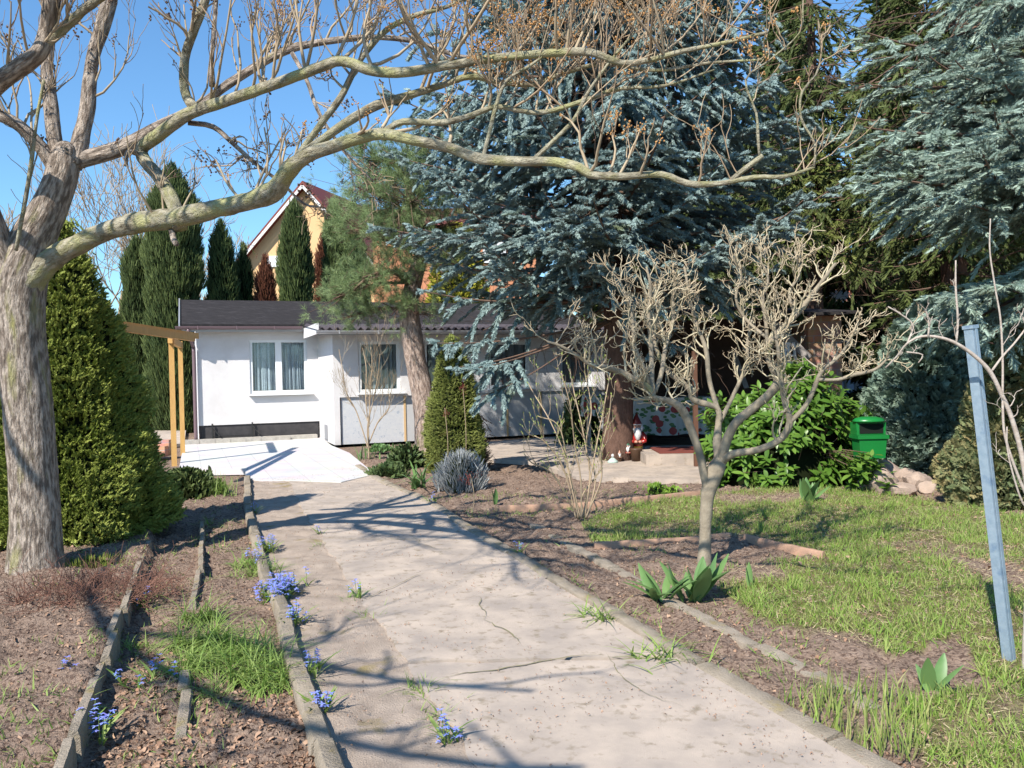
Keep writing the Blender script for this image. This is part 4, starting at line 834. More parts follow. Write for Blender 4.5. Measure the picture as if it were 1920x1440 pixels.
ML([(1348, 868, 0, 10), (1345, 830, .05, 10), (1347, 790, .1, 7), (1345, 765, .1, 6), (1302, 750, .15, 8), (1292, 727, .15, 6.5), (1254, 698, .2, 6.5), (1235, 665, .25, 5.5), (1227, 635, .3, 4.5), (1219, 590, .3, 3.5), (1210, 545, .3, 2.5)])
ML([(1350, 872, 0, 12), (1362, 828, -.05, 11), (1378, 795, -.1, 10), (1412, 765, -.12, 10), (1444, 738, -.15, 10), (1458, 715, -.15, 9.5), (1447, 690, -.15, 7), (1440, 668, -.15, 6), (1446, 640, -.15, 7), (1470, 612, -.15, 6.5), (1493, 590, -.15, 6.5), (1527, 547, -.15, 5.5), (1567, 493, -.2, 3)])
ML([(1350, 868, 0, 9), (1375, 851, -.1, 9), (1423, 843, -.2, 8), (1465, 822, -.25, 8), (1481, 790, -.3, 7.5), (1471, 755, -.3, 6), (1463, 700, -.3, 5), (1459, 655, -.3, 4), (1452, 620, -.3, 3)])
ML([(1480, 793, -.3, 6), (1513, 757, -.35, 5.5), (1540, 697, -.4, 5), (1560, 680, -.4, 4), (1580, 660, -.4, 3.5), (1607, 613, -.45, 2.5)])
ML([(1535, 712, -.4, 4), (1570, 712, -.4, 4), (1600, 703, -.4, 4.5), (1640, 693, -.4, 3.5), (1668, 668, -.4, 2.5)])
ML([(1350, 790, .1, 6), (1347, 773, .1, 6), (1330, 713, .15, 5.5), (1323, 653, .2, 5), (1302, 597, .25, 4), (1283, 500, .3, 2.5)])
ML([(1225, 742, -.15, 6), (1222, 715, -.1, 6), (1222, 690, -.05, 5.5), (1220, 640, 0, 5), (1216, 590, 0, 4.5), (1220, 540, 0, 3.5), (1212, 500, 0, 2.2)])
ML([(1215, 722, -.15, 6), (1207, 690, -.2, 5), (1190, 650, -.2, 4.5), (1186, 600, -.2, 3.5), (1176, 560, -.2, 2.5), (1160, 520, -.2, 1.8)])
ML([(1228, 735, -.1, 5), (1240, 700, 0, 5), (1248, 650, .1, 5), (1262, 600, .2, 4), (1262, 550, .2, 3), (1270, 505, .2, 2)])
ML([(1440, 668, -.15, 4), (1436, 600, -.1, 4.5), (1430, 560, -.1, 4), (1440, 520, -.1, 3), (1420, 480, -.1, 2)])
ML([(1492, 592, -.15, 4), (1480, 550, -.1, 3.5), (1500, 510, -.1, 3), (1490, 470, -.1, 2)])
ML([(1446, 640, -.15, 4), (1400, 600, .1, 3.5), (1380, 560, .1, 3), (1390, 515, .1, 2.4), (1370, 480, .1, 2)])
ML([(1346, 800, .1, 5), (1385, 720, .2, 4.5), (1400, 680, .2, 4), (1402, 640, .25, 3.5), (1410, 600, .25, 3)])
MG.build('limb', m_mag, MBn, mt, bk=True)
tw = Geo()
for k, (p, r) in enumerate(mp_[1:]):
    n = int(len(p)*.38)+5
    for j in range(n):
        t = rs.uniform(.3, 1)**.8; i = min(len(p)-2, int(t*(len(p)-1))); tn = norm(p[i+1]-p[i])
        dd = norm(tn*.6+np.array([rs.gauss(0, .8), rs.gauss(0, .9), .45+rs.gauss(0, .5)]))
        grow(tw, p[i], dd, rs.uniform(.16, .34), min(.011, max(.0055, r[i]*.5)), 2, rs, .4, .55, (2, 3), mtips, (30, 70), seg=5, rmin=.0034, shrink=.52, tint=.0)
tag(tw.build('twig', m_mtwig, MBn, mt), kind='stuff')
h = Geo(); pods(h, mtips, .3, .006, rs, 8); tag(h.build('bud', m_twig, MBn, mt), kind='stuff')

# ================================================================ spruces
SH_B = [shoot_proto(20, .40, 58, .11, s, .20) for s in (1, 2, 3)]
SH_B2 = [shoot_proto(54, .27, 62, .036, s, .10, up=.2) for s in (4, 5, 6)]
SH_G = [shoot_proto(20, .30, 42, .07, s, .13) for s in (7, 8, 9)]
SH_D = [shoot_proto(22, .55, 40, .03, s, 0) for s in (10, 11, 12)]
def cols3(rec):
    return np.array([x[0] for x in rec]), np.array([x[1] for x in rec]), np.array([x[2] for x in rec]), np.array([x[3] for x in rec])
def emit(g, protos, rec, rg, wid=1.0):
    if not rec: return
    p, d, L, t = cols3(rec); k = rg.integers(0, len(protos), len(p))
    for q, pr in enumerate(protos):
        m = k == q
        if m.any(): g.rep(pr, p[m], frames(d[m], rg), np.stack([L[m]*wid, L[m]*wid, L[m]], -1), tint=t[m])
def sbranch(wood, rec, p0, az, L, drop, tiprise, rs, side=.16, shootL=.13, density=1.0, droopside=.35, r0=.03, maxside=1.0, bare=.15, thick=1.0):
    """one spruce branch with side branches in a drooping fan"""
    h = np.array([math.sin(az), math.cos(az), 0]); lat = np.array([h[1], -h[0], 0]); n = max(5, int(L/.18)); P_ = []
    w1, w2 = rs.uniform(-.15, .15), rs.uniform(0, 6)
    for i in range(n+1):
        t = i/n; P_.append(p0+h*L*t+lat*L*w1*t*t+np.array([0, 0, -drop*t**1.1+tiprise*t**3])+lat*.05*math.sin(w2+t*5))
    P_ = np.array(P_); wood.tube(P_, np.linspace(r0, .006, n+1), 4, cap=False, tint=.5)
    s = bare*L
    seg = L/n; k = 0
    while s < L:
        i = min(n-1, int(s/seg)); q = P_[i]+(P_[i+1]-P_[i])*(s/seg-i); tn = norm(P_[i+1]-P_[i])
        t = s/L; sg = 1 if k % 2 else -1; k += 1
        sl_ = min(maxside, .22+(L-s)*.55)*rs.uniform(.35, 1.25)*(min(1, .35+t*1.6))
        a = rad(rs.uniform(25, 75)); sd = norm(tn*math.cos(a)+np.cross(tn, [0, 0, 1])*sg*math.sin(a)+np.array([0, 0, -droopside*rs.uniform(-.5, 1.6)]))
        m = max(2, int(sl_/.11)); pts = [q]; dd = sd
        for j in range(m):
            dd = norm(dd+np.array([rs.gauss(0, .07), rs.gauss(0, .07), -.10*droopside*2+rs.gauss(0, .05)])); pts.append(pts[-1]+dd*sl_/m)
        if sl_ > .3: wood.tube(pts, np.linspace(.007, .003, m+1), 3, cap=False, tint=.5)
        u = .04
        while u < sl_:
            jf = u/sl_*m; jj = min(m-1, int(jf)); pp = pts[jj]+(pts[jj+1]-pts[jj])*(jf-jj); d2 = norm(pts[jj+1]-pts[jj]); fr = u/sl_
            for sg2 in (-1, 1):
                b = rad(rs.uniform(30, 58)); d3 = norm(d2*math.cos(b)+np.cross(d2, [0, 0, 1])*sg2*math.sin(b)+np.array([0, 0, rs.gauss(-.12*droopside*2, .2)]))
                rec.append((pp, d3, shootL*rs.uniform(.7, 1.25)*(1.15-.4*fr)*thick, min(1, max(0, rs.gauss(.32+.35*fr*t+.12, .2)))))
            if rs.random() < .55: rec.append((pp, norm(d2+np.array([0, 0, .4])), shootL*.9*thick, rs.uniform(.3, .9)))
            u += shootL*.62/density
        rec.append((pts[-1]-dd*.03, dd, shootL*1.15, rs.uniform(.5, 1)))
        s += side*rs.uniform(.6, 1.2)/density
    rec.append((P_[-1]-tn*.02, tn, shootL*1.3, .8))
def spruce(name, label, base, H_, z0, Rf, mats, protos, seed, rt=.25, dz=.42, nb=6, drop=.25, rise=.25, shootL=.13, density=1.0, droopside=.35, extra=(), skip=None, lean=(0, 0), barkm=None, wid=1.0, zfun=None, zmax=None, dead=0, az_w=None, maxside=1.0):
    root = thing(name, tuple(base), label, 'tree'); Bn = np.array(base); rs = random.Random(seed); rg = rng(seed)
    h = Geo(); z = np.linspace(-.1, H_, 40); c = np.stack([lean[0]*z+.04*np.sin(z*.9), lean[1]*z, z], -1)+Bn; rr = rt*(1-z/H_*.97)*(1+.25*np.exp(-np.maximum(z, 0)*2.5)); h.tube(c, np.maximum(rr, .01), 18, lump=.1, seed=seed); h.build('trunk', barkm or m_sbark, Bn, root, bk=True)
    wood = Geo(); rec = []; z_ = z0
    while z_ < min(H_-.2, zmax or 99):
        a0 = rs.uniform(0, 6.28)
        for b in range(nb):
            az = a0+b*2*math.pi/nb+rs.gauss(0, .2); zz_ = z_+rs.uniform(-.12, .12); L = Rf(zz_, az)*rs.uniform(.75, 1.12)
            if L < .2 or (skip and skip(zz_, az, L)): continue
            p0 = Bn+np.array([lean[0]*zz_, lean[1]*zz_, zz_])
            sbranch(wood, rec, p0, az, L, L*drop*rs.uniform(.6, 1.4), L*rise*rs.uniform(.5, 1.3), rs, shootL=shootL, density=density, droopside=droopside*(zfun(zz_) if zfun else 1), r0=.012+.010*L, maxside=maxside)
        z_ += dz*rs.uniform(.8, 1.2)
    for (p0, p1, dens, *br) in extra:
        v = p1-p0; L = float(np.hypot(v[0], v[1])); az = math.atan2(v[0], v[1]); sbranch(wood, rec, p0, az, L, -v[2]+L*.1, L*.1, rs, shootL=shootL, density=dens, droopside=droopside, r0=.010+.006*L if br else .012+.010*L, bare=br[0] if br else .3)
    if dead:
        for k in range(dead):
            zz_ = rs.uniform(z0-.9, z0+4.5); az = rs.uniform(0, 6.28); L = rs.uniform(.8, 2.6); grow(wood, Bn+np.array([0, 0, zz_]), [math.sin(az), math.cos(az), -.15], L, .016, 2, rs, -.1, .3, (4, 7), None, (30, 70), seg=6)
    wood.build('branch', m_dead, Bn, root)
    fo = Geo(); emit(fo, protos, rec, rg, wid); fo.build('crown', mats, Bn, root, smooth=False)
    print(name, 'shoots', len(rec)); return root
# central blue spruce
base = G(1158, 864); base[2] = 0; Bc = base.copy(); Dc = base[1]
def Rc(z, az):
    f = 1.0 if z < 6 else max(.1, 1-(z-6)/8.5)
    side = math.sin(az)   # +1 towards the right of the picture
    toward = -math.cos(az)
    L = 3.55*f*(1+.12*(side < 0))
    if z < 3.6: L *= (.72 if toward > 0 else .8)
    if 4.7 < z < 6.3 and side > .2: L *= .92
    return L
ex = []
for (x0y0, (x1, y1, dd)) in (((1150, 560), (790, 548, -.6)), ((1150, 600), (850, 640, -2.0)), ((1150, 540), (1230, 560, -2.2)), ((1150, 500), (1420, 440, -1.0)), ((1150, 520), (1380, 520, -1.2)), ((1150, 600), (855, 690, -2.3)), ((1150, 600), (900, 745, -2.2)), ((1150, 600), (885, 690, -2.3)), ((1150, 610), (1290, 650, -.6)), ((1150, 480), (940, 400, -2.5)), ((1150, 480), (1050, 420, -2.8)), ((1150, 480), (1200, 400, -2.6)), ((1150, 330), (780, 250, -.5)), ((1150, 330), (770, 310, 0)), ((1150, 200), (760, 150, 0))):
    p0 = P(*x0y0, Dc); p0[0] = Bc[0]; p0[1] = Bc[1]; ex.append((p0, P(x1, y1, Dc+dd), 1.15) if (y1 < 635 or x1 > 1000) else (p0, P(x1, y1, Dc+dd), 1.25, .74 if y1 > 660 else .6))
spruce('blue_spruce', 'tall blue spruce with drooping blue grey boughs hanging over the middle of the bungalow roof', base, 14.5, 3.05, Rc, m_bspr, SH_B, 3, rt=.27, dz=.36, nb=8, drop=.20, rise=.28, shootL=.092, density=1.15, wid=1.3, droopside=.6, zfun=lambda z: .45 if z < 5.6 else 1.1, extra=ex, dead=22, zmax=9.6)
# dark green spruces on the right
base = P(1530, 700, 21)*[1, 1, 0]
def Rd(z, az): return 3.3*max(.1, 1-(z-2)/14)*(1 if z > 4.2 else .95)
spruce('green_spruce', 'dark green drooping spruce between the blue spruce and the pale blue boughs at right', base, 16, 4.7, Rd, m_gspr, SH_G, 14, rt=.24, dz=.48, nb=6, drop=.45, rise=.15, shootL=.15, density=.95, droopside=.85, dead=14, zmax=11)
base = P(1790, 700, 13.8)*[1, 1, 0]
spruce('green_spruce', 'tall shaded dark spruce with a black interior filling the upper right corner', base, 15, 2.2, lambda z, az: (1.5 if z < 4 else 3.2)*max(.1, 1-(z-1)/14), m_gspr, SH_G, 15, rt=.25, dz=.42, nb=7, drop=.3, rise=.1, shootL=.15, density=.9, droopside=.7, dead=20, zmax=9.2)
base = P(2330, 700, 14.8)*[1, 1, 0]
spruce('green_spruce', 'dark spruce beyond the right edge, only its shaded left boughs in view', base, 14, 1.2, lambda z, az: 3.4*max(.1, 1-(z-1)/13), m_gspr, SH_G, 16, rt=.25, dz=.5, nb=7, drop=.3, rise=.1, shootL=.21, density=.62, droopside=.7, zmax=9)
# lit lower green bough mass in front
base = P(1535, 700, 21.0)*[1, 1, 0]
spruce('young_spruce', 'bushy mid green spruce boughs catching the sun above the brick shed', base, 8.6, 4.6, lambda z, az: 2.0*max(.25, 1-(z-4.6)/4.5)*(.7+.3*abs(math.cos(az))), mat('mid_green_needles', (.075, .105, .022), (.12, .155, .035), 3, .65, tint=(.19, .215, .06), spec=.2), SH_G, 18, rt=.09, dz=.26, nb=7, drop=.25, rise=.1, shootL=.12, density=1.2, droopside=.6, dead=0)
# pale blue spruce at the right edge with sunlit tips
base = P(1990, 700, 9.8)*[1, 1, 0]; Bq = base.copy()
ex = []
for (za, (x1, y1, dd)) in ((5.2, (1580, 75, -.5)), (4.9, (1815, 90, -1.9)), (5.3, (1920, 130, -2.2)), (4.3, (1690, 215, -1.6)), (4.0, (1600, 285, -1.0)), (4.1, (1780, 225, -2.0)), (3.8, (1660, 330, -1.6)), (4.3, (1880, 240, -2.3)), (3.6, (1760, 300, -2.2)), (3.7, (1900, 300, -2.2)), (2.9, (1740, 560, -1.3)), (2.9, (1850, 540, -1.8)), (6.3, (1730, 10, -1.0)), (6.2, (1860, 5, -1.8)), (3.1, (1920, 520, -1.9)), (4.6, (1700, 120, -1.0)), (4.8, (1760, 120, -1.5)), (3.5, (1640, 290, -.9)), (3.9, (1840, 270, -2.0))):
    p0 = Bq+np.array([0, 0, za]); p1 = P(x1, y1, Bq[1]+dd); ex.append((p0, p1, 1.5)); ex.append((p0+[0, 0, -.25], p1+[.25, .3, -.3], 1.2))
def Rb(z, az):
    if 2.0 < z < 3.3: return .9
    return 1.9*max(.1, 1-(z-3)/11)
spruce('blue_spruce', 'pale silver green spruce at the right edge with stiff sunlit shoot tips', base, 13, 4.1, lambda z, az: 1.5 if z < 6.5 else 1.9*max(.1, 1-(z-3)/11), m_bspr2, SH_B2, 21, rt=.18, dz=.42, nb=7, drop=.12, rise=.2, shootL=.095, density=.95, droopside=.35, extra=ex, zmax=7.6, wid=1.15, dead=6)

# ================================================================ pine
PN = G(798, 852); pn = thing('pine_tree', tuple(PN), 'leaning pine with flaking bark trunk and long needled crown in front of the bungalow', 'tree'); PNn = np.array(PN); dp = PN[1]
p, r = trace([(800, 870, dp, 23), (800, 850, dp, 21), (797, 800, dp, 20), (792, 740, dp, 20), (780, 680, dp, 20), (770, 620, dp, 20), (768, 570, dp, 18), (778, 520, dp, 15), (790, 470, dp, 12), (780, 410, dp, 10), (765, 340, dp, 7), (760, 280, dp, 4)], .07)
h = Geo(); h.tube(p, r, 24, lump=.14, seed=9); h.build('trunk', m_pbark, PNn, pn, bk=True)
PT = []
for s in (1, 2, 3):
    gq = rng(s+40); V = []; Fq = []
    for k in range(46):
        z0_ = gq.uniform(0, .5); dd = norm(np.array([gq.normal(0, .55), gq.normal(0, .55), gq.uniform(.2, 1.1)])); sd = norm(np.cross(dd, gq.normal(size=3)))*.008; k0 = len(V); V += [np.array([0, 0, z0_])-sd, np.array([0, 0, z0_])+sd, np.array([0, 0, z0_])+dd*gq.uniform(.45, .7)]; Fq.append([k0, k0+1, k0+2])
    PT.append((np.array(V), np.array(Fq)))
rs = random.Random(9); wood = Geo(); rec = []
def pbough(x0, y0, x1, y1, dd, n=60, sp=.34):
    a = P(x0, y0, dp); b = P(x1, y1, dp+dd); m = (a+b)/2+np.array([0, 0, .12]); w = spline(np.array([a, m, b]), .12); wood.tube(w, np.linspace(.035, .012, len(w)), 6, tint=.5)
    for k in range(n):
        t = rs.uniform(.35, 1.05); i = min(len(w)-1, int(t*len(w))); q = w[i]+np.array([rs.gauss(0, sp), rs.gauss(0, sp), rs.gauss(.05, sp*.8)])
        d_ = norm(q-w[max(0, i-3)]+np.array([0, 0, .25])); 
        wood.tube([w[max(0, i-2)], (w[i]+q)/2+[0, 0, -.03], q], [.008, .006, .004], 3, cap=False, tint=.5)
        for z in range(4): rec.append((q+np.array([rs.gauss(0, .07), rs.gauss(0, .07), rs.gauss(0, .07)]), norm(d_+np.array([rs.gauss(0, .4), rs.gauss(0, .4), rs.gauss(.1, .35)])), rs.uniform(.17, .28), rs.uniform(.0, .8)))
for a in ((775, 530, 625, 560, -.7, 70, .22), (770, 580, 640, 600, -.5, 45, .18), (775, 520, 680, 520, -1.0, 50, .25), (785, 480, 665, 430, -.6, 90, .34), (785, 460, 860, 420, -.3, 70, .4), (780, 430, 700, 350, -.5, 100, .38), (775, 380, 850, 340, .2, 80, .42), (765, 330, 690, 300, -.2, 80, .3), (762, 320, 800, 275, 0, 60, .35), (770, 400, 770, 380, -1.1, 60, .4), (780, 470, 740, 470, -1.0, 60, .35), (780, 500, 830, 500, -.6, 50, .35), (770, 350, 740, 330, .8, 50, .4), (775, 420, 680, 400, .8, 60, .4), (775, 560, 735, 590, -.6, 26, .16), (770, 600, 800, 590, -.4, 14, .12)): pbough(*a)
for k in range(24): grow(wood, P(775, rs.uniform(420, 600), dp), [rs.gauss(0, 1), rs.gauss(0, 1), -.1], rs.uniform(.4, 1), .012, 1, rs, -.1, .4, (3, 5), None)
# bare broken bough with pale wood at left of the trunk
w, r = trace([(775, 540, dp, 9), (745, 512, dp-.3, 6), (715, 512, dp-.5, 4), (690, 520, dp-.6, 3), (662, 545, dp-.7, 2)], .06); wood.tube(w, r, 6)
wood.build('branch', m_dead, PNn, pn); fo = Geo(); emit(fo, PT, rec, rng(3)); fo.build('crown', m_pine, PNn, pn, smooth=False)

# ================================================================ dense cones, columns, shrubs from a hull
def hullbush(name, label, cat, base, prof, H_, mats, protos, n, sz, seed, up=.4, lump=.18, lscale=2.2, hullm=None, squash=1, lean=(0, 0), jit=.06, wid=1.0, tintn=.25, core=.80, trunk=None, ell=(1, 1), group=None, droop=0, roll=None):
    """shoots over a lumpy solid of revolution; prof(t) radius at relative height t"""
    root = thing(name, tuple(base), label, cat, group); Bn = np.array(base, float); rg = rng(seed)
    tt = rg.uniform(0, 1, n*3); pr = np.array([prof(t) for t in np.linspace(0, 1, 200)]); R_ = np.interp(tt, np.linspace(0, 1, 200), pr)
    keep = rg.uniform(0, 1, n*3) < (R_/R_.max())*.92+.08; tt, R_ = tt[keep][:n], R_[keep][:n]; th = rg.uniform(0, 2*math.pi, len(tt))
    u = np.stack([np.cos(th), np.sin(th), tt*0], -1)
    q = np.stack([np.cos(th)*R_, np.sin(th)*R_, tt*H_], -1); L_ = fbm(q*lscale+seed*3.3, 3, seed)
    clump = np.abs(fbm(q*lscale*3.2+seed, 2, seed+5)-.5)*4
    rr = R_*(1+(L_-.5)*2*lump)-clump*jit*1.6-rg.exponential(jit, len(tt))
    pos = np.stack([np.cos(th)*rr*ell[0], np.sin(th)*rr*ell[1], tt*H_], -1)
    slope = np.gradient(pr, H_/199); sl_ = np.interp(tt, np.linspace(0, 1, 200), slope)
    d = norm(np.stack([np.cos(th), np.sin(th), up-sl_*.6-droop], -1)+rg.normal(size=(len(tt), 3))*.35)
    pos += np.stack([lean[0]*pos[:, 2], lean[1]*pos[:, 2], pos[:, 2]*0], -1)
    s_ = sz*rg.uniform(.65, 1.3, len(tt)); tint = np.clip(rg.normal(.3, tintn, len(tt))+(L_-.5)*1.2, 0, 1)
    fo = Geo(); k = rg.integers(0, len(protos), len(tt))
    for z, p_ in enumerate(protos):
        m = k == z
        fo.rep(p_, pos[m]+Bn-d[m]*s_[m, None]*.5, frames(d[m], rg, roll), np.stack([s_[m]*wid, s_[m]*wid, s_[m]], -1), tint=tint[m])
    fo.build('foliage', mats, Bn, root, smooth=False)
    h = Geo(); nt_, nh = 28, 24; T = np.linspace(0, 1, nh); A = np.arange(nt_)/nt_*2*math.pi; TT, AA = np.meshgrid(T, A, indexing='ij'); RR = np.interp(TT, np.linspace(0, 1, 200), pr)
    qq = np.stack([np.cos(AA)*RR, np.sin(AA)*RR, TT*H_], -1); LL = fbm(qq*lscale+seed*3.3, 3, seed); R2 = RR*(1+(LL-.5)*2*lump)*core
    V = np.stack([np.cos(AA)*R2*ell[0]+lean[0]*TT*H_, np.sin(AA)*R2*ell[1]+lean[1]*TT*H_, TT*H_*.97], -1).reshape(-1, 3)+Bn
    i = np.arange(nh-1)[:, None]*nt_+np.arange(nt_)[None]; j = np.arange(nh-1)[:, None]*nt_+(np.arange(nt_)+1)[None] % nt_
    h.add(V, np.stack([i, j, j+nt_, i+nt_], -1).reshape(-1, 4)); h.build('shade_core', hullm or m_hull, Bn, root)  # solid dark hull added to block light and darken the gaps
    if trunk:
        h = Geo(); h.tube([Bn+[0, 0, -.05], Bn+[lean[0]*H_*.3, lean[1]*H_*.3, H_*.3], Bn+[lean[0]*H_*.6, lean[1]*H_*.6, H_*.6]], [trunk, trunk*.8, trunk*.4], 10); h.build('trunk', m_sbark, Bn, root, bk=True)
    return root
SH_S = [shoot_proto(14, .45, 50, .16, s, .16) for s in (31, 32, 33)]      # stubby dense
SH_Y = [shoot_proto(12, .30, 35, .09, s, .10) for s in (34, 35, 36)]
SP = [spray_proto(s, 4, 2, .085) for s in (1, 2, 3)]
cone = lambda R, p=.8, b=.06: (lambda t: R*max(0, (1-t))**p*min(1, .72+t/b*.28)+.02)
# left big dwarf conifer
b = P(122, 700, 8.3)*[1, 1, 0]
hullbush('conical_conifer', 'big dense bright green conical conifer behind the large bare trunk', 'conifer', b, cone(1.02, .66), P(148, 415, 8.3)[2]-.0, m_cone, SH_S, 38000, .058, 4, lump=.33, lscale=2.8, jit=.07, trunk=.1, up=.5)
b = P(-75, 700, 9.3)*[1, 1, 0]
hullbush('conical_conifer', 'second green conifer cut by the left edge behind the large bare trunk', 'conifer', b, cone(.95, .72), 2.1, m_cone, SH_S, 9000, .085, 5, lump=.16, lscale=2.4, jit=.05, trunk=.1, up=.5)
# cone in the middle
b = G(852, 884); bb = b.copy()
hullbush('dwarf_conifer', 'narrow olive green dwarf conifer leaning beside the pine trunk under a blue bough', 'conifer', b, lambda t: .58*max(0, 1-t)**.50*min(1, .82+t*.9)+.02, P(880, 628, b[1])[2], m_cone2, SH_S, 15000, .05, 6, lump=.26, lscale=3, jit=.045, trunk=.08, lean=(-.0, 0))
# clipped yew columns
col_ = lambda R: (lambda t: R*(1-.18*t)*(min(1, ((1-t)/.16))**.6 if t > .84 else 1)*min(1, .75+t*2))
YW = [(262, 440, 27, .62, 'slim dark yew column at the far left of the row, beside the bare birch trees'), (332, 306, 26.5, .98, 'tallest and widest dark green yew column left of the bungalow roof'), (421, 412, 27.5, .58, 'yew column standing alone left of the yellow gable'), (462, 455, 28.5, .40, 'low narrow yew column just left of the brown dead one'), (560, 372, 27, .66, 'green yew column directly in front of the yellow gable'), (632, 372, 28, .50, 'yew column right of the yellow gable, behind the pine needles'), (668, 420, 28, .6, 'yew column hidden mostly behind the pine crown')]
for k, (x, yt, D, R, lab) in enumerate(YW):
    b = P(x, 700, D)*[1, 1, 0]; hh = P(x, yt, D)[2]
    hullbush('yew_column', lab, 'yew', b, col_(R), hh, m_yew, SH_Y, int(2600*R*hh), .20, 50+k, up=2.6, lump=.30, lscale=2.0, jit=.07, wid=.6, core=.78, trunk=.08, group='clipped yew columns behind the bungalow')
for k, (x, yt, D, R, lab) in enumerate(((502, 478, 28.5, .42, 'brown dead yew column under the left slope of the yellow gable'), (612, 435, 29, .40, 'brown dead yew column between two green columns right of the yellow gable'))):
    b = P(x, 700, D)*[1, 1, 0]; hh = P(x, yt, D)[2]
    hullbush('dead_column', lab, 'dead yew', b, col_(R), hh, m_ybr, SH_Y, int(2600*R*hh), .2, 70+k, up=2.6, lump=.2, lscale=1.6, jit=.06, wid=.6, core=.76, hullm=m_hullb, group='brown columns')
# yellow-green tree between the pine and the spruce
b = P(862, 700, 30)*[1, 1, 0]
hullbush('yellow_shrub', 'bright yellow green shrub glimpsed between pine crown and blue spruce', 'shrub', b, lambda t: 1.1*math.sqrt(max(0, 1-(2*t-1)**2))+.1, P(865, 418, 30)[2], mat('yellow_leaf', (.42, .38, .04), (.30, .30, .04), 4, .6, trans=.2), [leaf_proto(.6, .1, .1, 2)], 9000, .15, 80, jit=.12, core=.7)
# cypress / juniper shrubs at the right
b = P(1755, 700, 11.8)*[1, 1, 0]
hullbush('blue_cypress', 'blue green feathery cypress shrub right of the green letter box', 'shrub', b, lambda t: 1.1*(max(0, 1-t)**.42)*min(1, .85+t)+.03, 2.5, m_jun, SP, 11000, .17, 90, ell=(1, .55), lump=.42, lscale=1.7, jit=.06, up=.15, core=.78, trunk=.06)
b = P(1895, 700, 9.3)*[1, 1, 0]
hullbush('green_cypress', 'grey green cypress shrub with orange brown dead patches behind the metal post', 'shrub', b, lambda t: .76*(max(0, 1-t)**.45)*min(1, .8+t)+.03, 1.75, m_jun2, SP, 10000, .15, 91, ell=(1.05, .6), lump=.42, lscale=1.7, jit=.06, up=.2, core=.78, trunk=.06)
b = P(1715, 700, 15.5)*[1, 1, 0]
hullbush('dark_cypress', 'dark bluish conifer shrub in shade between the brick shed and the blue cypress', 'shrub', b, lambda t: .8*(max(0, 1-t)**.5)+.03, 2.3, m_jun, SP, 3000, .25, 92, lump=.24, lscale=1.7, jit=.06, up=.2, core=.78, trunk=.06)
for k, (x, D, hh, R, lab) in enumerate(((1350, 29, 15, 3.0, 'far dark spruce filling the gap right of the central blue spruce'), (1180, 28, 15, 3.4, 'far dark spruce behind the central blue spruce'), (1480, 25, 15, 2.9, 'far dark spruce behind the drooping green spruce'), (1690, 24, 15, 3.0, 'far dark spruce between the drooping green and the pale blue spruce'), (1900, 22, 15, 3.2, 'far dark spruce behind the pale blue spruce'))):
    b = P(x, 700, D)*[1, 1, 0]; hullbush('far_spruce', lab, 'tree', b, lambda t, R=R: R*max(0, 1-t)**.8*(.75+.25*math.sin(t*70))*(1 if t > .1 else .8)+.03, hh, m_gspr, SH_G, 15000, .34, 160+k, up=-.1, lump=.25, lscale=1.2, jit=.28, core=.62, trunk=.2, group='far dark spruces')
# background hedge and bare trees
b = np.array([-24, 37, 0.0])
for k, (x, w, D, hh, lab) in enumerate(((60, 5.5, 34, 3.9, 'far dark hedge mass behind the left conifers'), (-120, 6, 30, 3.6, 'far dark hedge mass beyond the left edge'), (1250, 8, 40, 4.5, 'far dark evergreen mass behind the bungalow roof'), (1950, 9, 30, 5.0, 'far dark evergreen mass behind the right spruces'))):
    b = P(x, 700, D)*[1, 1, 0]; hullbush('evergreen_hedge', lab, 'hedge', b, lambda t, w=w: w*.5*math.sqrt(max(0, 1-t**3))+.1, hh, m_yew, SH_Y, 9000, .4, 100+k, up=1, lump=.15, lscale=.8, jit=.15, core=.85, ell=(1, .35))
def baretree(x, D, h_, seed, lab, r0=.14, lvl=4, L=None, kids=(2, 4)):
    b = P(x, 700, D)*[1, 1, 0]; root = thing('distant_bare_tree', tuple(b), lab, 'tree', 'bare trees behind the garden'); rs = random.Random(seed); h = Geo()
    grow(h, b, [rs.gauss(0, .08), 0, 1], h_*.42, r0, lvl, rs, .35, .32, kids, None, (20, 50), seg=7, shrink=.72, rmin=.012, tint=.4); h.build('crown', m_twig, b, root)
baretree(215, 38, 14, 1, 'slender bare tree showing between the big trunk and the yew columns', .2, 5, kids=(3, 4)); baretree(130, 44, 13, 2, 'pale bare tree far behind the fork of the big tree', .2, 5); baretree(20, 36, 10, 3, 'bare tree low at the left edge behind the big trunk', .16, 5)
baretree(290, 46, 11, 8, 'bare tree crown behind the tallest yew column', .2, 5); baretree(455, 50, 11, 4, 'distant bare tree left of the yellow gable', .18, 5); baretree(1560, 36, 7, 6, 'brown twiggy bare tree behind the white porch', .15, 5, kids=(3, 4)); baretree(1625, 30, 6, 7, 'bare tree above the red roof at the right', .15, 5, kids=(3, 4))
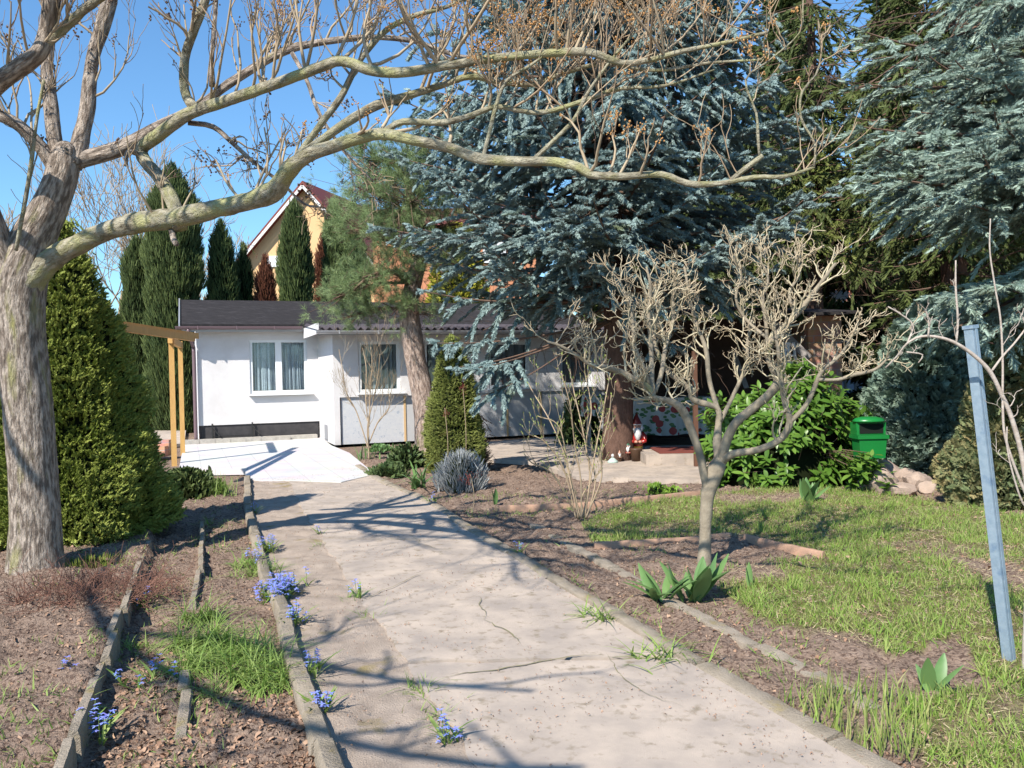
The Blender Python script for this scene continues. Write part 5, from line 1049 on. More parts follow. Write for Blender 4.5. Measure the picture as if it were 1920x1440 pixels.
# ================================================================ cherry laurel
LF = [leaf_proto(.38, .10, c, 4) for c in (.10, .22, .32)]
lb = G(1490, 925); lb = P(1472, 700, 11.5)*[1, 1, 0]; root = thing('cherry_laurel', tuple(lb), 'broad cherry laurel bush with glossy green leaves in front of the brick shed', 'shrub'); Bn = np.array(lb); rs = random.Random(12); rg = rng(12)
wood = Geo(); rec = []
def whorl(p, d, n=9, s=.145):
    for k in range(n):
        a = k*2.4+rs.uniform(-.3, .3); d = norm(d); x = norm(np.cross(d, [.3, .5, .8])); y = np.cross(d, x); out = x*math.cos(a)+y*math.sin(a); el = rs.uniform(.25, 1.0)
        dd = norm(out*1.0+d*(el)+np.array([0, 0, -.12])); q = p-d*(.02+.016*k)
        nr = norm(d*1.0-out*el*.6+np.array([0, 0, .5])); rec.append((q, dd, s*rs.uniform(.75, 1.2), nr))
for k in range(430):
    a = rs.uniform(0, 6.28); t = rs.random()**.5; hx = 1.18*t*math.cos(a); hy = .78*t*math.sin(a); top = 1.42*(1-.5*t**2.6)*(1+.14*math.sin(hx*3.1+1)+.1*math.sin(hx*7))
    if hx > .75: top *= .72
    if rs.random() < .62: z = top*rs.uniform(.80, 1.0)
    else: z = rs.uniform(.12, top); 
    if z < top*.8: hx, hy = hx/t*(.82+.18*rs.random())*1.03 if t > 0 else hx, hy/t*(.8+.2*rs.random()) if t > 0 else hy
    q = Bn+np.array([hx, hy, z]); root_ = Bn+np.array([hx*.25, hy*.25, .05]); mid = (q+root_)/2+np.array([rs.gauss(0, .05), rs.gauss(0, .05), .08]); 
    if k % 3 == 0: wood.tube([root_, mid, q], [.012, .008, .004], 4, cap=False)
    d = norm(np.array([hx*.8, hy*.8-.25, .55+rs.gauss(0, .2)])); whorl(q, d, rs.randint(8, 13))
    whorl(q-d*.12+np.array([rs.gauss(0, .05), rs.gauss(0, .05), 0]), norm(d+np.array([rs.gauss(0, .5), rs.gauss(0, .5), 0])), 6)
for (x, y, dd) in ((1548, 690, 0), (1525, 705, .1), (1500, 712, 0), (1420, 725, 0), (1450, 740, .1), (1400, 745, 0), (1345, 742, -.1), (1575, 725, 0), (1600, 745, 0), (1622, 768, 0), (1618, 858, -1.0), (1640, 850, -1.0), (1628, 868, -1.0), (1640, 872, -.95), (1600, 850, -.9), (1652, 882, -.95), (1608, 880, -.9), (1530, 730, 0), (1480, 745, 0)):
    q = P(x, y, 11.3+dd); rt_ = Bn+np.array([(q[0]-Bn[0])*.5, 0, .3]); wood.tube([rt_, (rt_+q)/2+[0, 0, .1], q], [.014, .009, .004], 4, cap=False)
    for z in range(4): whorl(q-np.array([rs.gauss(0, .05), rs.gauss(0, .05), .07*z]), norm(np.array([rs.gauss(0, .3), rs.gauss(-.2, .3), 1])), 8, .15)
wood.build('stem', m_dead, Bn, root)
def leafrep(g, rec, protos, rg, m=0):
    p = np.array([r[0] for r in rec]); d = norm(np.array([r[1] for r in rec])); L = np.array([r[2] for r in rec]); n_ = np.array([r[3] for r in rec]); x = norm(np.cross(n_, d)+1e-6); y = np.cross(d, x)
    R = np.stack([x, y, d], -1); k = rg.integers(0, len(protos), len(p)); t = np.clip(rg.normal(.35, .3, len(p)), 0, 1)
    for q, pr in enumerate(protos):
        mm = k == q
        if mm.any(): g.rep(pr, p[mm], R[mm], L[mm], tint=t[mm], m=m)
fo = Geo(); leafrep(fo, rec, LF, rg); fo.build('foliage', m_laur, Bn, root)
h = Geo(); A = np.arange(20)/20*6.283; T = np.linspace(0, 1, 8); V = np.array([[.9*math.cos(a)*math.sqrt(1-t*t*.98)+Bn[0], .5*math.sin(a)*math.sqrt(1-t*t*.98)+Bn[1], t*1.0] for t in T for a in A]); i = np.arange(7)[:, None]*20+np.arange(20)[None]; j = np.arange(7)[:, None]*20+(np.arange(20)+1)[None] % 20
h.add(V, np.stack([i, j, j+20, i+20], -1).reshape(-1, 4)); h.build('shade_core', m_hull, Bn, root)  # added dark core, painted shade between the laurel leaves
# ================================================================ rocks
rk_px = [(1638, 908, .20, .17, 'pale flat sided stone at the left end of the rock pile'), (1664, 912, .17, .22, 'tallest pinkish stone standing upright in the rock pile'), (1672, 892, .17, .20, 'pointed stone resting on top of the rock pile'), (1700, 915, .17, .10, 'low rounded stone at the front of the rock pile'), (1706, 897, .15, .15, 'brown stone behind the low front stone of the rock pile'), (1728, 905, .19, .14, 'sloping grey brown stone in the right part of the rock pile'), (1752, 912, .14, .10, 'small stone at the right end of the rock pile'), (1648, 893, .16, .16, 'angular stone at the back left of the rock pile')]
for k, (x, y, w, hh, lab) in enumerate(rk_px):
    b = G(x-6, y+13); g = Geo(); nu, nv = 40, 26; U, Vv = np.meshgrid(np.arange(nu)/nu*6.283, np.linspace(-1.45, 1.57, nv)); q = np.stack([np.cos(U)*np.cos(Vv), np.sin(U)*np.cos(Vv), np.sin(Vv)], -1)
    q = q*(1+(fbm(q*3+k*9, 3, k)-.5)*.25)[..., None]; _r = rng(700+k)
    for _ in range(14):
        n_ = norm(_r.normal(size=3)); dd_ = _r.uniform(.62, .85); e_ = np.maximum(0, q@n_-dd_); q = q-e_[..., None]*n_
    q = q*1.15*[w*1.05, w*.75, hh*1.0]; q[..., 2] = q[..., 2]*.9+hh*.55
    i = np.arange(nv-1)[:, None]*nu+np.arange(nu)[None]; j = np.arange(nv-1)[:, None]*nu+(np.arange(nu)+1)[None] % nu
    g.add(q.reshape(-1, 3)+b, np.stack([i, j, j+nu, i+nu], -1).reshape(-1, 4)); tag(g.build('rock', m_rock, b, sharp=24), lab, 'rock', 'stones in the rock pile')
# ================================================================ green letter box on a stake
m_gplas = mat('green_plastic', (.010, .19, .035), (.010, .15, .03), 3, .35, spec=.5); m_blk = mat('slot_shade', (.005, .008, .005))
D = 10.7; c = P(1630, 860, D)*[1, 1, 0]; bx = thing('letter_box', tuple(c), 'bright green plastic letter box with rounded lid beside the blue cypress', 'letter box'); Bn = np.array(c)
zt = P(1630, 783, D)[2]; zb = P(1630, 858, D)[2]; w = .195
g = Geo(); zm = zb+(zt-zb)*.48
def frus(g, c, z0, z1, w0, w1, d0, d1, m=0):
    V = [[c[0]+a*w, c[1]+b*dd, z] for z, w, dd in ((z0, w0, d0), (z1, w1, d1)) for a, b in ((-1, -1), (1, -1), (1, 1), (-1, 1))]
    g.add(V, [[0, 3, 2, 1], [4, 5, 6, 7], [0, 1, 5, 4], [1, 2, 6, 5], [2, 3, 7, 6], [3, 0, 4, 7]], m=m)
frus(g, c, zb, zm, w*.82, w*.9, .11, .12); frus(g, c, zm+.003, zm+.05, w*1.02, w*1.02, .14, .14); g.build('body', m_gplas, Bn, bx, smooth=False)
g = Geo(); frus(g, c+[0, .03, 0], zm+.053, zt-.06, w*.95, w*.98, .10, .10); g.build('hood', m_gplas, Bn, bx, smooth=False)
g = Geo(); g.box((c[0]-w*.78, c[1]-.078, zm+.07), (c[0]+w*.78, c[1]-.071, zt-.075)); g.build('slot', m_blk, Bn, bx, smooth=False)  # black plate on the hood, shade of the opening as colour
g = Geo(); prof = [(.001, .05), (.10, .048), (.17, .03), (.205, .0), (.20, -.018), (.001, -.018)]; g.lathe(prof, (c[0]-.01, c[1]-.02, zt-.035), 24, sy=.75); g.build('lid', m_gplas, Bn, bx)
g = Geo(); g.box((c[0]-.02, c[1]-.02, -.05), (c[0]+.02, c[1]+.02, zb-.002)); g.build('stake', m_dead, Bn, bx, smooth=False)
for k in range(0): g = Geo(); g.box((c[0]-.09+k*.10, c[1]-.128, zm-.08), (c[0]-.03+k*.10, c[1]-.1205, zm-.055)); g.build('ventilation_slit', m_blk, Bn, bx, smooth=False)
# ================================================================ leaning galvanised post
m_galv = mat('galvanised_steel', (.27, .36, .44), (.36, .45, .52), 30, .45, .15, 150, metal=.35, c3=(.20, .29, .40), c3s=12)
a = G(1893, 1243); b = P(1820, 617, a[1]-.02); po = thing('metal_post', tuple(a), 'leaning galvanised square metal post at the right edge of the lawn', 'post'); Bn = np.array(a)
g = Geo(); d = norm(b-a); g.beam(a-d*.1, b, .048, .048, up=(.5, -.8, 0)); g.build('post', m_galv, Bn, po, smooth=False)
g = Geo(); sd = norm(np.cross(d, [.5, -.8, 0])); nn = norm(np.cross(sd, d))
g.beam(a+nn*.0275, b+nn*.0275-d*.0, .018, .003, up=tuple(nn)); g.build('ridge', m_galv, Bn, po, smooth=False)
g = Geo(); g.beam(b+d*.002, b+d*.02, .058, .058, up=(.5, -.8, 0)); g.build('cap', m_galv, Bn, po, smooth=False)
# ================================================================ sapling at the right edge
m_sap = mat('pale_sapling_bark', (.50, .44, .38), (.33, .26, .21), 14, .8, .3, 80, co='bk', stretch=(1, 1, 2)); m_red = mat('red_shoot', (.30, .13, .08), (.22, .10, .07), 9, .7)
b0 = G(1922, 1262); sp = thing('young_fruit_tree', tuple(b0), 'pale young sapling by the metal post whose stem arches over to the left', 'sapling'); Bn = np.array(b0); ds = b0[1]; g = Geo(); rs = random.Random(31)
def SPL(pts, n=0, L=.12, m=None, lv=1, up=.5):
    p, r = trace([(a, b, ds+c, w*.78) for a, b, c, w in pts], .03); g.tube(p, r, 8, lump=.1, seed=3)
    for k in range(n):
        t = rs.uniform(.15, 1); i = min(len(p)-2, int(t*(len(p)-1))); grow(g, p[i], [rs.gauss(0, .5), rs.gauss(0, .5), .7], L*rs.uniform(.5, 1.4), max(.0025, r[i]*.35), lv, rs, up, .5, (1, 3), None, (25, 60), rmin=.0018)
SPL([(1922, 1275, 0, 9), (1924, 1200, 0, 8), (1928, 1080, 0, 7), (1930, 960, 0, 6.5), (1917, 860, 0, 6), (1897, 785, 0, 5.5), (1878, 740, 0, 5), (1857, 698, 0, 5), (1828, 668, 0, 4.5), (1795, 645, 0, 4), (1763, 633, 0, 3.6), (1727, 631, .02, 3), (1700, 645, .05, 2.6), (1682, 668, .1, 2.2), (1660, 690, .15, 1.8)], 9, .09)
SPL([(1930, 940, 0, 4), (1908, 890, 0, 3.4), (1885, 820, 0, 3), (1880, 760, 0, 2.8), (1880, 680, 0, 2.6), (1876, 600, 0, 2.2), (1866, 540, 0, 2), (1856, 470, 0, 1.8), (1857, 410, 0, 1.4)], 3, .1)
SPL([(1860, 695, 0, 3), (1880, 668, 0, 2.6), (1905, 640, 0, 2.4), (1935, 600, 0, 2)], 2, .1)
SPL([(1793, 643, 0, 2.6), (1796, 600, 0, 2.6), (1792, 540, 0, 2.4), (1792, 488, 0, 1.6)], 2, .05, up=1)
SPL([(1740, 632, 0, 2.4), (1742, 605, 0, 2.2), (1735, 580, 0, 2)], 3, .06); SPL([(1702, 642, .05, 2.4), (1712, 610, .1, 2), (1690, 590, .1, 1.8), (1665, 575, .1, 1.5)], 5, .08); SPL([(1700, 660, .05, 2), (1730, 665, .05, 1.6), (1722, 680, .05, 1.4)], 1, .04)
SPL([(1930, 960, 0, 3), (1912, 930, -.02, 2.2), (1890, 850, -.02, 2), (1888, 800, -.02, 1.4)], 1, .1)
g.build('stem', m_sap, Bn, sp, bk=True)
# ================================================================ shrubs with bare stems
m_bud = mat('opening_bud', (.30, .36, .08), (.40, .46, .14), 20, .5, trans=.25)
def stemshrub(name, lab, px, py, stems, rpx, seed, buds=0, twl=.35, cat='shrub', lvl=1, m=None, n=4, kids=(2, 3), up=.5, bsz=.03):
    b = G(px, py); root = thing(name, tuple(b), lab, cat); Bn = np.array(b); rs = random.Random(seed); g = Geo(); tp = []; allp = []
    for s in stems:
        pts = [(a+rs.gauss(0, 3)*(q > 0), b_, Bn[1]+rs.gauss(0, .03), max(.6, .30*rpx*(1-.55*q/len(s)))) for q, (a, b_) in enumerate(s)]; p, r = trace(pts, .04); dy = rs.uniform(-.45, .45); p = p+np.linspace(0, 1, len(p))[:, None]*np.array([0, dy, 0])*np.linspace(0, 1, len(p))[:, None]
        g.tube(p, r, 6, lump=.1, seed=seed); allp.append(p)
        for k in range(n):
            t = rs.uniform(.3, 1); i = min(len(p)-2, int(t*(len(p)-1))); tn = norm(p[i+1]-p[i]); grow(g, p[i], norm(tn+np.array([rs.gauss(0, .5), rs.gauss(0, .5), .2])), twl*rs.uniform(.5, 1.3), max(.003, r[i]*.5), lvl, rs, up, .3, kids, tp, (20, 50), rmin=.0022, tint=.1)
        tp.append((p[-1], norm(p[-1]-p[-2])))
    g.build('stem', m or m_twig, Bn, root)
    if buds:
        rec = []
        for p, d in tp:
            for k in range(buds): rec.append((p-d*.03*k, norm(d+np.array([rs.gauss(0, .5), rs.gauss(0, .5), .5])), rs.uniform(.6, 1.2)*bsz, np.array([rs.gauss(0, 1), rs.gauss(0, 1), .3])))
        for p in allp:
            for k in range(int(len(p)*.5)):
                i = rs.randrange(len(p)//3, len(p)-1); rec.append((p[i], norm(np.array([rs.gauss(0, .6), rs.gauss(0, .6), .8])), rs.uniform(.6, 1.1)*bsz, np.array([rs.gauss(0, 1), rs.gauss(0, 1), .3])))
        fo = Geo(); leafrep(fo, rec, [leaf_proto(.4, .1, .1, 2)], rng(seed)); tag(fo.build('leaf_bud', m_bud, Bn, root), kind='stuff')
    return root
stemshrub('budding_shrub', 'many stemmed shrub with tiny yellow green opening buds in the soil bed before the patio', 1092, 975, [
 [(1085, 972), (1068, 900), (1060, 850), (1035, 790), (1005, 740), (990, 720)], [(1090, 972), (1085, 900), (1075, 830), (1060, 760), (1045, 700)], [(1092, 972), (1102, 900), (1095, 820), (1080, 740), (1068, 690)], [(1096, 972), (1108, 890), (1120, 820), (1130, 770), (1150, 700)], [(1100, 972), (1112, 900), (1105, 840), (1110, 770), (1100, 700)],
 [(1085, 975), (1055, 915), (1030, 880), (990, 862), (975, 845)], [(1080, 972), (1060, 880), (1020, 830), (1000, 815)], [(1098, 972), (1120, 900), (1125, 850), (1135, 780), (1143, 740)], [(1088, 970), (1072, 880), (1048, 800), (1010, 780)], [(1095, 970), (1100, 930), (1130, 880), (1128, 850)]], 5.5, 61, buds=2, n=6, twl=.26, lvl=2, kids=(1, 2), bsz=.030)
stemshrub('bare_sapling', 'slender leafless shrub in front of the grey panelled wall of the bungalow', 692, 862, [[(692, 862), (688, 800), (690, 750), (684, 690), (668, 650)], [(692, 862), (694, 800), (700, 750), (712, 700), (716, 665)], [(690, 840), (675, 775), (655, 735), (642, 690), (635, 655)], [(692, 830), (712, 790), (728, 770), (728, 740)], [(692, 800), (694, 720), (700, 690), (702, 652)]], 4.5, 62, n=8, twl=.5, lvl=2, kids=(2, 3))
# dried stalks with reddish seed heads before the dwarf conifer
m_rs = mat('red_seed_head', (.22, .05, .04), (.14, .04, .03), 20, .8)
for k, (x, y0, y1, lab) in enumerate(((838, 905, 765, 'thin dry stalk with red seed head before the left side of the dwarf conifer'), (872, 900, 725, 'tallest thin dry stalk with red seed head before the right side of the dwarf conifer'), (886, 965, 890, 'short dry stalk rising from the front of the soil bed'))):
    b = G(x, y0); root = thing('dry_stalk', tuple(b), lab, 'plant', 'dry stalks'); rs = random.Random(k); g = Geo(); q = P(x-4, y1, b[1]); w = spline(np.array([b, (b+q)/2+[.03, 0, 0], q]), .05); g.tube(w, .005, 5); g.build('stem', m_twig, b, root)
    h = Geo(); tp = [(w[-1]+np.array([rs.gauss(0, .035), rs.gauss(0, .035), rs.gauss(-.03, .06)]), 0) for _ in range(10)]; pods(h, tp, 1, .014, rs, k); h.build('seed_head', m_rs, b, root)
# silvery lavender, dry brown heap, dark leafy perennials
SH_L = [shoot_proto(12, .22, 25, .05, s, .05) for s in (61, 62)]
m_lav = mat('silver_leaf', (.24, .26, .25), (.32, .33, .33), 8, .8, tint=(.38, .39, .39))
def dome(R): return lambda t: R*math.sqrt(max(0, 1-t*t*.98))
b = G(866, 918); hullbush('lavender', 'silvery grey lavender mound at the foot of the dwarf conifer', 'shrub', b, dome(.40), .5, m_lav, SH_L, 1700, .17, 120, up=1.3, lump=.25, lscale=4, jit=.08, core=.6, wid=.7)
b = G(893, 878); hullbush('dry_shrub', 'tangled brown dead twiggy heap right of the dwarf conifer', 'shrub', b, dome(.3), .9, mat('dry_brown', (.25, .15, .10), (.18, .11, .08), 5, .9), SH_L, 1500, .14, 121, up=.8, lump=.3, lscale=4, jit=.1, core=.5, wid=.9)
m_dkleaf = mat('dark_perennial_leaf', (.045, .085, .03), (.08, .12, .04), 6, .5, tint=(.13, .17, .06), trans=.1)
LP = [leaf_proto(.5, .12, .25, 3)]
def leafmound(name, lab, px, py, R, H_, m, n, sz, seed, cat='plant', D=None, core=.6, up=.6):
    b = G(px, py) if D is None else P(px, 700, D)*[1, 1, 0]; return hullbush(name, lab, cat, b, dome(R), H_, m, LP, n, sz, seed, up=up, lump=.35, lscale=4, jit=.06, core=core)
leafmound('leafy_perennial', 'dark leafy perennial with drooping leaves at the foot of the leaning pine', 762, 878, .36, .42, m_dkleaf, 520, .11, 130); leafmound('leafy_perennial', 'low dark leafy perennial beside the path edge, left of the long bulb leaves', 728, 892, .33, .2, m_dkleaf, 420, .1, 131)
leafmound('herb_clump', 'low bright green herb mound at the back edge of the lawn, larger of two', 1232, 928, .20, .15, mat('bright_leaf', (.20, .34, .04), (.26, .40, .06), 5, .5, trans=.25), 700, .045, 132); leafmound('herb_clump', 'smaller low bright green herb mound at the back edge of the lawn', 1262, 926, .1, .1, bpy.data.materials['bright_leaf'], 260, .04, 133)
leafmound('leafy_perennial', 'pale low leafy patch beside the corner of the terrace below the slender bare shrub', 712, 845, .3, .12, m_bulb, 300, .09, 134); leafmound('potted_shrub', 'dark leafy bush under the rightmost window behind the budding shrub', 1085, 812, .5, 1.15, m_dkleaf, 1300, .13, 135, D=18.2, cat='shrub')
leafmound('low_juniper', 'low dark spreading juniper between the conical conifer and the terrace kerb', 350, 930, .5, .38, m_yew, 1500, .09, 136)
# ================================================================ clumps of strap leaves
def straps(name, lab, px, py, n, L, w, seed, m, bend=(.1, .6), spread=.5, cat='plant', group=None, base_r=.05, lenj=(.6, 1.1), z0=0, uprt=.75):
    b = G(px, py); root = thing(name, tuple(b), lab, cat, group); rs = random.Random(seed); rg = rng(seed); g = Geo(); pr = [blade_proto(x, w, 5) for x in np.linspace(bend[0], bend[1], 4)]
    if w >= .14: pr = [leaf_proto(w*1.5, .22, -x, 6) for x in np.linspace(bend[0]*.8, bend[1]*.8, 4)]
    for k in range(n):
        a = rs.uniform(0, 6.28); t = spread*rs.random()**.6; d = norm(np.array([math.cos(a)*t, math.sin(a)*t, uprt])); x = norm(np.cross([math.cos(a), math.sin(a), 0], [0, 0, 1])); y = np.cross(d, x); 
        if np.dot(y, [math.cos(a), math.sin(a), 0]) < 0: y = -y; x = -x
        pos = np.array(b)+[rs.gauss(0, base_r), rs.gauss(0, base_r), z0-.01]; R = np.stack([x, y, d], -1)[None]; g.rep(pr[rs.randrange(4)], [pos], R, L*rs.uniform(*lenj), tint=rs.uniform(0, .8))
    g.build('leaves', m, b, root); return root
straps('tulip_plant', 'wide bluish green tulip leaves, the larger clump before the small bare tree', 1300, 1124, 15, .36, .20, 1, m_bulb, (.05, .5), .55, base_r=.03)
straps('tulip_plant', 'bluish green tulip leaves just left of the larger clump before the small bare tree', 1235, 1124, 15, .28, .15, 2, m_bulb, (.1, .7), .6, base_r=.03)
straps('tulip_plant', 'single upright broad tulip leaf standing in the grass right of the tulip clumps', 1408, 1104, 2, .22, .17, 3, m_bulb, (.02, .1), .12, base_r=.005)
straps('tulip_plant', 'three broad tulip leaves in dry grass near the lower right corner', 1742, 1298, 6, .20, .22, 4, m_bulb, (.05, .5), .4, base_r=.015)
straps('tulip_plant', 'broad leaved bulb clump on the lawn edge before the cherry laurel', 1516, 945, 13, .40, .20, 5, m_bulb, (.05, .5), .5, base_r=.03)
straps('daylily_clump', 'long arching green strap leaves in the bed below the leaning pine', 785, 914, 26, .55, .09, 6, m_bulb, (.3, .9), .6, base_r=.05)
straps('daylily_clump', 'tuft of green strap leaves at the foot of the slender bare shrub', 690, 862, 26, .38, .08, 7, m_bulb, (.2, .8), .5, base_r=.14)
straps('tulip_plant', 'single narrow bulb leaf sprouting in the turned soil before the lavender', 928, 948, 3, .26, .2, 8, m_bulb, (.02, .15), .1, base_r=.008)
straps('grass_tuft', 'bright upright green tuft between the terrace kerb and the dark juniper', 409, 930, 150, .34, .03, 9, m_dgrass, (.1, .5), .45, base_r=.09)
GT = [(392, 988, 70, .20, 'small green tuft at the shaded far end of the left bed'), (415, 1035, 40, .18, 'small dark tuft in the shade beside the left path kerb'), (595, 1028, 40, .14, 'small grass tuft in the crack of the path verge'), (1205, 975, 60, .14, 'short dark grass tuft on the near edge of the soil bed before the budding shrub'), (1125, 1165, 70, .24, 'long grass tuft flopping over the right kerb onto the path, farther one'), (1245, 1240, 100, .25, 'long grass tuft flopping over the right kerb onto the path, nearer one'), (455, 1060, 60, .2, 'bright strap leaved tuft against the left path kerb'), (490, 1075, 120, .2, 'dense tuft straddling the left kerb beside the blue flowers'), (790, 1300, 70, .15, 'weedy tuft in the gap between verge and path slab'), (822, 1348, 60, .13, 'low rosette of weeds in the gap nearest the camera'), (662, 1130, 40, .13, 'small weed tuft with pale flower in the path gap'), (690, 1160, 45, .13, 'second weed tuft in the path gap, nearer the camera'), (70, 1365, 140, .24, 'dark arching grass clump in the raised left bed near the left edge'), (1440, 1130, 160, .16, 'dark tangled grass tuft on the lawn corner beside the single tulip leaf'), (1655, 1110, 60, .18, 'tall thin grass tuft in the middle of the lawn'), (1010, 1085, 24, .1, 'tiny green tuft beside the right kerb'), (200, 1195, 60, .12, 'sparse tuft on the upright edging slab of the left bed'), (250, 1215, 60, .13, 'sparse yellowish tuft just right of the upright edging slabs')]
for k, (x, y, n, L, lab) in enumerate(GT): straps('grass_tuft', lab, x, y, n, L, .05, 200+k, m_dgrass, (.2, 1.1), .9, base_r=.05 if n < 80 else .09, group='grass tufts')
# big floppy clump in the left bed made of many blades
def clump(name, lab, poly_px, n, L, seed, flop=(.3, -.5)):
    poly = gp(poly_px); c = poly.mean(0); root = thing(name, (c[0], c[1], 0), lab, 'grass clump'); rg = rng(seed); x = rg.uniform(poly[:, 0].min(), poly[:, 0].max(), n*3); y = rg.uniform(poly[:, 1].min(), poly[:, 1].max(), n*3); m = inpoly(x, y, poly); x, y = x[m][:n], y[m][:n]; nn = fbm(np.stack([x, y, x*0], -1)*5, 2, seed); k = nn > .33; x, y = x[k], y[k]
    d = norm(np.stack([rg.normal(flop[0], .55, len(x)), rg.normal(flop[1], .55, len(x)), rg.uniform(.5, 1.3, len(x))], -1)); g = Geo(); hx_ = norm(np.stack([-d[:, 1], d[:, 0], d[:, 2]*0], -1)); yy = np.cross(hx_, d)*-1; R = np.stack([hx_, -yy*-1, d], -1)
    yy = np.cross(d, hx_); s = np.where(yy[:, 2:3] > 0, -1, 1); R = np.stack([hx_*s, yy*s, d], -1); k = rg.integers(0, 3, len(x))
    for q in range(3):
        pr = blade_proto((.4, .8, 1.1)[q], .028, 5); mm = k == q; g.rep(pr, np.stack([x, y, x*0+.0], -1)[mm], R[mm], (L*rg.uniform(.5, 1.2, len(x)))[mm], tint=rg.uniform(0, .9, len(x))[mm])
    g.build('leaves', m_dgrass, (c[0], c[1], 0), root)
clump('grass_clump', 'large floppy bright green grass clump in the left bed, the biggest in the garden', [(340, 1160), (400, 1150), (415, 1200), (470, 1210), (535, 1240), (540, 1290), (450, 1300), (415, 1265), (340, 1275), (325, 1210)], 3200, .25, 301)
clump('grass_clump', 'lower yellowish grass growth just in front of the big floppy clump', [(300, 1260), (410, 1285), (420, 1330), (350, 1325), (250, 1300)], 420, .15, 302)
# narcissus sprouts
poly = [(1440, 1300), (1600, 1300), (1735, 1310), (1745, 1400), (1720, 1430), (1640, 1430), (1520, 1380), (1430, 1320)]
poly = gp(poly); rg = rng(7); x = rg.uniform(.8, 3, 6500); y = rg.uniform(3, 5.2, 6500); k = inpoly(x, y, poly); x, y = x[k], y[k]; k = fbm(np.stack([x, y, x*0], -1)*6, 2, 3) > .36; x, y = x[k], y[k]; g = Geo(); d = norm(np.stack([rg.normal(.03, .2, len(x)), rg.normal(0, .2, len(x)), x*0+1], -1))
for q in range(3): g.rep(blade_proto((.05, .15, .3)[q], .05, 3), np.stack([x, y, x*0], -1)[q::3], frames(d[q::3], rg), (.05+.15*rg.random(len(x))**1.3)[q::3], tint=rg.uniform(0, 1, len(x))[q::3])
tag(g.build('bulb_sprouts', m_grass), 'dense patch of upright green bulb shoots beside the right kerb near the camera', 'bulb sprouts', kind='stuff')
# ================================================================ lawn
rg = rng(99); N_ = 240000; x = rg.uniform(-.3, 8.5, N_); y = 3.0+rg.random(N_)**1.35*9; k = inpoly(x, y, lawn); x, y = x[k], y[k]; nn = fbm(np.stack([x, y, x*0], -1)*1.1, 3, 5); n2 = fbm(np.stack([x, y, x*0], -1)*4.5, 3, 15)
k = (nn-.27)*5 > rg.uniform(0, 1, len(x))*.9; k &= (n2 > .365+rg.uniform(-.1, .1, len(x))); x, y, n2 = x[k], y[k], n2[k]; g = Geo(); d = norm(np.stack([rg.normal(0, .45, len(x)), rg.normal(0, .45, len(x)), x*0+1], -1)); z = gheight(x, y); kk = rg.integers(0, 4, len(x)); L = rg.uniform(.028, .075, len(x))*(1+np.maximum(0, n2-.5)*2.2)
for q in range(4): m = kk == q; g.rep(blade_proto((.2, .5, .9, .3)[q], .085, 2), np.stack([x, y, z-.004], -1)[m], frames(d[m], rg), L[m], tint=np.clip(rg.normal(.30, .28, m.sum()), 0, 1))
tag(g.build('lawn_grass', m_grass), 'patchy short spring lawn right of the path', 'lawn', kind='stuff')
rg = rng(97); N_ = 90000; x = rg.uniform(-.3, 8.5, N_); y = 3.0+rg.random(N_)**1.4*9; k = inpoly(x, y, lawn); x, y = x[k], y[k]; z = gheight(x, y); d = norm(np.stack([rg.normal(0, 1, len(x)), rg.normal(0, 1, len(x)), np.abs(rg.normal(0, .3, len(x)))], -1)); g = Geo(); g.rep(blade_proto(.25, .07, 2), np.stack([x, y, z+.002], -1), frames(d, rg), rg.uniform(.02, .06, len(x)), tint=rg.uniform(0, 1, len(x)))
tag(g.build('dead_thatch', mat('straw', (.42, .34, .19), (.32, .25, .14), 5, .85, tint=(.50, .42, .27))), 'dead straw coloured thatch lying between the living lawn blades', 'thatch', kind='stuff')
# thin weeds in beds
rg = rng(98); N_ = 26000; x = rg.uniform(-4.2, 5.5, N_); y = 3.0+rg.random(N_)**1.4*8; nn = fbm(np.stack([x, y, x*0], -1)*2.6, 3, 35); k = (nn > .56-.06*((x > 0) & (y < 6.5)))&~inpoly(x, y, path_poly)&~inpoly(x, y, lawn); x, y = x[k], y[k]; z = gheight(x, y); g = Geo(); d = norm(np.stack([rg.normal(0, .6, len(x)), rg.normal(0, .6, len(x)), x*0+.8], -1)); g.rep(blade_proto(.5, .10, 2), np.stack([x, y, z-.003], -1), frames(d, rg), rg.uniform(.03, .08, len(x)), tint=rg.uniform(0, 1, len(x)))
tag(g.build('bed_weeds', m_dgrass), 'sparse small weeds and seedlings scattered over the soil beds', 'weeds', kind='stuff')
